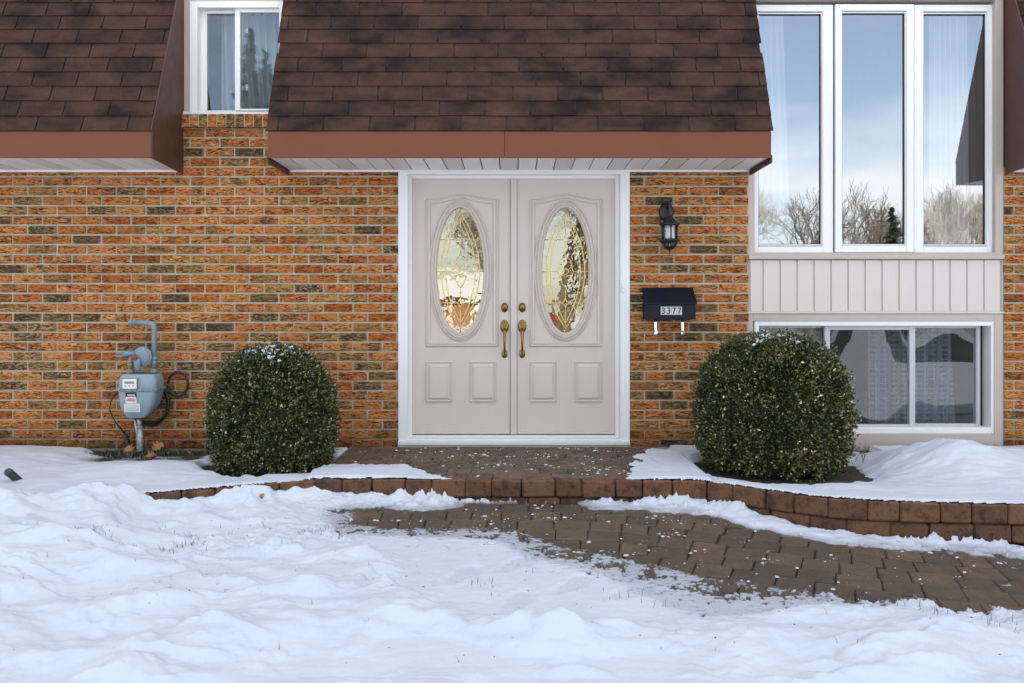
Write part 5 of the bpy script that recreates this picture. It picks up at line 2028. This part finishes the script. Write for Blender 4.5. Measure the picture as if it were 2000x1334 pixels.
for cx_, cy_, n_ in ((-0.15, -2.72, 14), (0.45, -2.85, 8), (0.62, -2.95, 6), (1.95, -3.2, 16), (2.1, -3.26, 12), (1.72, -3.06, 16)):
    for _ in range(n_):
        pts.append((cx_ + random.gauss(0, 0.05), cy_ + random.gauss(0, 0.04), random.uniform(0.015, 0.05), random.uniform(0.2, 0.8)))
zz, tt, _u = snow_height(np.array([p[0] for p in pts]), np.array([p[1] for p in pts]))
for (x, y, h, ln), z, t_ in zip(pts, zz, tt):
    if t_ > 0.0:
        blade(x, y, float(z), h, ln, 0.0014)
me = from_arrays('grass', gv, gf, M['grass'], gt)
tag(link(bpy.data.objects.new('grass', me)), 'sparse dark grass blades poking through the lawn snow', 'grass', kind='stuff')
m = MB()
pts = [(random.uniform(-2.5, 2.6), random.uniform(-3.5, -1.9)) for _ in range(110)]
zz, tt, _u = snow_height(np.array([p[0] for p in pts]), np.array([p[1] for p in pts]))
for (x, y), z in zip(pts, zz):
    a = random.uniform(0.0015, 0.0045)
    m.lathe([(a, -a * 0.4), (a * 0.8, a * 0.4), (0, a * 0.6)], (x, y, float(z)), (random.gauss(0, .3), random.gauss(0, .3), 1), 5, random.uniform(0.5, 2.0), False)
tag(m.build('debris', M['soil']), 'tiny dark crumbs of soil and leaf scattered on the snow', 'debris', kind='stuff')


m = MB()
pts = [(x, float(edge_s(np.array(x))) - random.uniform(0.04, 0.20)) for x in [random.uniform(0.5, 3.0) for _ in range(110)]]
pts += [(random.gauss(-1.0, 0.35), random.gauss(-2.05, 0.22)) for _ in range(90)] + [(random.gauss(-0.9, 0.5), random.gauss(-2.65, 0.3)) for _ in range(80)]
zz, tt, _u = snow_height(np.array([p[0] for p in pts]), np.array([p[1] for p in pts]))
for (x, y), z, t_ in zip(pts, zz, tt):
    if t_ < 0.004:
        continue
    a = 0.003 + 0.009 * random.random() ** 3
    m.lathe([(a * 0.75, -a * 0.5), (a, -a * 0.05), (a * 0.7, a * 0.5), (a * 0.2, a * 0.72)], (x, y, float(z) + a * 0.15), (random.gauss(0, .5), random.gauss(0, .5), 1), 6, random.uniform(0.6, 1.5))
    m.v[-24:] = [tuple(c_ + random.uniform(-0.18, 0.18) * a for c_ in v_) for v_ in m.v[-24:]]
tag(m.build('snow_chunks', M['snow']), 'small broken lumps of snow beside the shovelled path', 'snow', kind='stuff')


def twig_plant(x, y, n, h, label, seed):
    rd = random.Random(seed)
    z = float(snow_height(np.array([x]), np.array([y]))[0][0])
    m = MB()
    for k in range(n):
        a = rd.uniform(0, 6.28)
        hh = h * rd.uniform(0.5, 1.1)
        p0 = Vector((rd.gauss(0, 0.03), rd.gauss(0, 0.02), -0.03))
        p1 = p0 + Vector((math.cos(a) * hh * 0.2, math.sin(a) * hh * 0.2, hh * 0.5))
        p2 = p1 + Vector((math.cos(a) * hh * 0.4, math.sin(a) * hh * 0.2, hh * 0.45))
        m.tube([p0, p1, p2], [0.0028, 0.002, 0.001], 5)
        p3 = p1 + Vector((-math.cos(a) * hh * 0.25, 0.02, hh * 0.3))
        m.tube([p1, p3], [0.0016, 0.0009], 5)
    o = m.build('dry_stalks', M['bark'], None, (x, y, z))
    tag(o, label, 'stalks')
    return o


twig_plant(2.35, -3.10, 9, 0.060, 'dry brown stalks poking from the snow nearest the photo corner', 3)
twig_plant(2.12, -3.22, 6, 0.045, 'bent dry stalks in the snow just below the end of the bare path', 9)
twig_plant(2.42, -0.62, 5, 0.17, 'thin reddish bare twigs in the bed below the basement window', 5)

# ------------------------------------------------------------------ across the street (seen in the glass)
def bare_tree(seed, height, pale, levels=7):
    g = np.random.default_rng(seed)
    tv = MB()
    P = np.array([[0.0, 0.0, -0.1]])
    D = np.array([[0.03, 0.0, 1.0]])
    Ln = np.array([height * 0.20])
    Rd = np.array([height * 0.020])
    seg = []
    for lv in range(levels + 1):
        mid = P + D * Ln[:, None] * 0.5 + g.normal(0, 0.07, P.shape) * Ln[:, None]
        E = P + D * Ln[:, None]
        if lv < 2:
            for p, m_, q, r_ in zip(P, mid, E, Rd):
                tv.tube([p, m_, q], [r_, r_ * 0.85, r_ * 0.72], 7, smooth=False)
        else:
            seg.append((P, mid, Rd, Rd * 0.82))
            seg.append((mid, E, Rd * 0.82, Rd * 0.66))
        if lv == levels:
            break
        n = len(P)
        k = 4 if lv == 0 else 3
        i = np.repeat(np.arange(n), k)
        c = np.tile(np.arange(k), n)
        at = np.where(c < 2, 1.0, g.uniform(0.35, 0.9, n * k))
        ax = g.normal(0, 1, (n * k, 3))
        ax /= np.linalg.norm(ax, axis=1, keepdims=True)
        D2 = D[i] + ax * g.uniform(0.45, 0.80, (n * k, 1)) + np.array([0, 0, 0.13])
        D2 /= np.linalg.norm(D2, axis=1, keepdims=True)
        P, Ln, Rd = P[i] + D[i] * (Ln[i] * at)[:, None], Ln[i] * g.uniform(0.66, 0.90, n * k), np.maximum(Rd[i] * g.uniform(0.48, 0.66, n * k), 0.011)
        D = D2
    A, B, ra, rb = (np.concatenate([s_[j] for s_ in seg]) for j in range(4))
    d = B - A
    d /= np.linalg.norm(d, axis=1, keepdims=True) + 1e-9
    u = np.cross(d, np.array([0.31, 0.77, 0.55]))
    u /= np.linalg.norm(u, axis=1, keepdims=True) + 1e-9
    w = np.cross(d, u)
    vs = []
    for base, r_ in ((A, ra), (B, rb)):
        for k in range(3):
            q = 2 * math.pi * k / 3
            vs.append(base + (u * math.cos(q) + w * math.sin(q)) * r_[:, None])
    V_ = np.stack(vs, 1).reshape(-1, 3)
    o = np.arange(len(A)) * 6
    F_ = np.concatenate([np.stack([o + k, o + (k + 1) % 3, o + 3 + (k + 1) % 3, o + 3 + k], 1) for k in range(3)])
    return tv, (V_, F_), M['bark_sunlit'] if pale else M['bark']


def place_tree(x, y, h, seed, pale, label, lv=7):
    root = empty('bare_tree', (x, y, 0.0))
    tag(root, label, 'tree', 'bare trees across the street')
    tv, cv, mat = bare_tree(seed, h * (1.2 if lv == 7 else 1.3), pale, lv)
    tv.build('trunk', mat, root)
    tag(link(bpy.data.objects.new('crown', from_arrays('crown', cv[0], cv[1], mat)), root), kind='stuff')


place_tree(13.6, -32, 8.2, 5, False, 'dark bare tree mirrored in the pane nearest the door', 6)
place_tree(16.2, -33, 8.0, 8, False, 'leaning bare tree mirrored in the middle picture window pane', 6)
place_tree(10.8, -40, 9.5, 12, True, 'pale sunlit bare tree mirrored at the edge of the picture window by the eave')
place_tree(22.0, -34, 8.4, 21, True, 'pale bare tree mirrored in the picture window pane farthest from the door')
place_tree(24.5, -38, 9.0, 25, False, 'dark thin bare tree mirrored behind the grey drape')
place_tree(1.7, -24, 11.0, 31, False, 'tall bare tree mirrored in the door glass beside the mailbox')
place_tree(-0.5, -30, 8.5, 37, False, 'bare tree mirrored at the edge of the door glass nearest the gas meter')


def spruce(x, y, h, seed, label):
    root = empty('spruce_tree', (x, y, 0.0))
    tag(root, label, 'tree', 'spruces across the street')
    g = np.random.default_rng(seed)
    MB().tube([(0, 0, -0.1), (0, 0, h * 0.5), (0, 0, h * 0.97)], [h * 0.018, h * 0.011, 0.01], 7).build('trunk', M['bark'], root)
    vs, ts = [], []
    nb = int(h * 26)
    for k in range(nb):
        t = (k + g.random()) / nb
        zz_ = h * (0.06 + 0.93 * t)
        ln = h * 0.20 * (1 - t) ** 0.85 + 0.08
        a = g.uniform(0, 6.283)
        for j in range(9):
            s = (j + 0.5) / 9
            r_ = ln * s
            cx_, cy_, cz_ = r_ * math.cos(a), r_ * math.sin(a), zz_ - 0.42 * r_ + 0.22 * r_ * s
            for q in range(3):
                w = ln * 0.16 * (1.2 - s) + 0.05
                dx, dy, dz = g.normal(0, w, 3)
                e1 = np.array([math.cos(a + g.normal(0, 0.6)), math.sin(a + g.normal(0, 0.6)), -0.4]) * w * 1.3
                e2 = np.array([-math.sin(a), math.cos(a), g.normal(0, 0.3)]) * w * 0.45
                c = np.array([cx_ + dx * 0.5, cy_ + dy * 0.5, cz_ + dz * 0.4])
                vs += [c - e1 - e2 * 0.3, c + e2, c + e1, c - e2]
                ts += [float(np.clip(0.3 + 0.25 * g.normal() + 0.3 * s, 0, 1))] * 4
    F = np.arange(len(vs)).reshape(-1, 4)
    link(bpy.data.objects.new('crown', from_arrays('crown', vs, F, M['needle'], ts)), root)


spruce(-11.7, -30, 14.0, 3, 'tall dark spruce mirrored in the small upstairs window')
spruce(-13.4, -38, 15.5, 4, 'second tall spruce mirrored behind the other in the upstairs window')
spruce(15.9, -28.5, 5.8, 6, 'small dark spruce mirrored low in the middle picture window pane')
spruce(18.0, -42, 7.6, 7, 'paler farther spruce mirrored above the small spruce in the picture window')


def far_house(x0, x1, y0, y1, eave, ridge, wallm, label, door=True):
    root = empty('bungalow', ((x0 + x1) / 2, y1, 0))
    tag(root, label, 'house', 'houses across the street')
    cx_ = (x0 + x1) / 2
    hw_ = (x1 - x0) / 2
    dp = y1 - y0
    MB().box(-hw_, hw_, -dp, 0, -0.2, eave).build('wall', M[wallm], root)
    m = MB()
    m.loft([[(s, 0.5, eave - 0.05), (s, -dp / 2, ridge), (s, -dp - 0.5, eave - 0.05), (s, -dp - 0.5, eave + 0.12), (s, -dp / 2, ridge + 0.2), (s, 0.5, eave + 0.12)] for s in (-hw_ - 0.4, hw_ + 0.4)])
    rf = m.build('roof', M['snow'], root)
    MB().box(-hw_ * 0.4 - 0.3, -hw_ * 0.4 + 0.3, -dp / 2 - 0.8, -dp / 2 - 0.2, ridge - 0.3, ridge + 0.9).build('chimney', M['far_brick'], rf)
    MB().box(-hw_ - 0.4, hw_ + 0.4, 0.5, 0.54, eave - 0.16, eave + 0.05).build('gutter', M['flash'], root)
    for wx0, ww in ((-hw_ * 0.72, 1.5), (-hw_ * 0.30, 1.5)):
        wn_ = MB().frame(wx0, wx0 + ww, 1.0, 2.1, 0.0, 0.06, 0.08, 0.08, 0.08, 0.08).build('window', M['white'], root)
        MB().box(wx0 + 0.08, wx0 + ww - 0.08, 0.01, 0.02, 1.08, 2.02).build('pane', M['gasket'], wn_)
    MB().box(hw_ * 0.02, hw_ * 0.02 + 0.95, 0.0, 0.05, 0.1, 2.15).build('door', M['door'], root)
    gd = MB()
    for k in range(4):
        gd.box(hw_ * 0.42, hw_ * 0.42 + 2.6, 0.0, 0.05, 0.05 + 0.53 * k, 0.55 + 0.53 * k)
    gd.build('garage_door', M['white'], root)


far_house(-15, 1.0, -78, -68, 2.5, 4.9, 'far_brick', 'snow-roofed bungalow mirrored in the front door ovals')
far_house(12, 30, -76, -66, 2.5, 4.6, 'wood_house', 'snow-roofed bungalow mirrored in the basement window')


added_road = MB().box(-250, 250, -23.0, -15.5, -0.2, 0.055).build('added_road', M['asphalt'])  # unseen asphalt strip added to darken the reflection in the basement glass
tag(added_road, kind='structure')


# red parked car
def car(x, y, rot, label):
    root = empty('parked_car', (x, y, -0.12))
    root.rotation_euler = (0, 0, rot)
    tag(root, label, 'car')
    m = MB()
    secs = [(-2.15, 0.35, 0.62, 0.72), (-2.05, 0.28, 0.78, 0.82), (-1.2, 0.24, 0.90, 0.88), (-0.6, 0.24, 0.95, 0.90), (0.8, 0.24, 0.97, 0.90), (1.7, 0.24, 0.98, 0.88), (2.05, 0.30, 0.90, 0.82), (2.15, 0.40, 0.80, 0.72)]
    m.loft([[(sx2, -w, zl), (sx2, -w * 1.02, (zl + zh) / 2), (sx2, -w * 0.94, zh), (sx2, w * 0.94, zh), (sx2, w * 1.02, (zl + zh) / 2), (sx2, w, zl)] for sx2, zl, zh, w in secs], True)
    body_ = m.build('body', M['carred'], root, bevel=0.02)
    m = MB()
    m.loft([[(-1.15, -0.78, 0.90), (-0.35, -0.66, 1.40), (0.95, -0.66, 1.43), (1.65, -0.78, 0.96)], [(-1.15, 0.78, 0.90), (-0.35, 0.66, 1.40), (0.95, 0.66, 1.43), (1.65, 0.78, 0.96)]])
    m.build('cabin_glass', M['black'], root)
    MB().box(-0.35, 0.95, -0.67, 0.67, 1.40, 1.46).build('roof', M['carred'], root, bevel=0.02)
    for wx_, wy_ in ((-1.35, -0.84), (-1.35, 0.84), (1.35, -0.84), (1.35, 0.84)):
        wh = MB().lathe([(0.20, -0.10), (0.32, -0.10), (0.33, 0), (0.32, 0.10), (0.20, 0.10)], (wx_, wy_, 0.33), (0, 1, 0), 20).build('wheel', M['rubber'], root)
        MB().lathe([(0.2, -0.108), (0.05, -0.104), (0.05, 0.104), (0.2, 0.108)], (wx_, wy_, 0.33), (0, 1, 0), 16).build('rim', M['chrome'], wh)
    for sy in (-0.6, 0.6):
        MB().box(-2.17, -2.08, sy - 0.15, sy + 0.15, 0.58, 0.70).build('headlight', M['label_white'], root, bevel=0.02)
        MB().box(2.09, 2.17, sy - 0.15, sy + 0.15, 0.68, 0.82).build('tail_light', M['label_red'], root, bevel=0.02)


car(2.6, -60, R(75), 'red car parked across the street, mirrored in the door glass beside the mailbox')
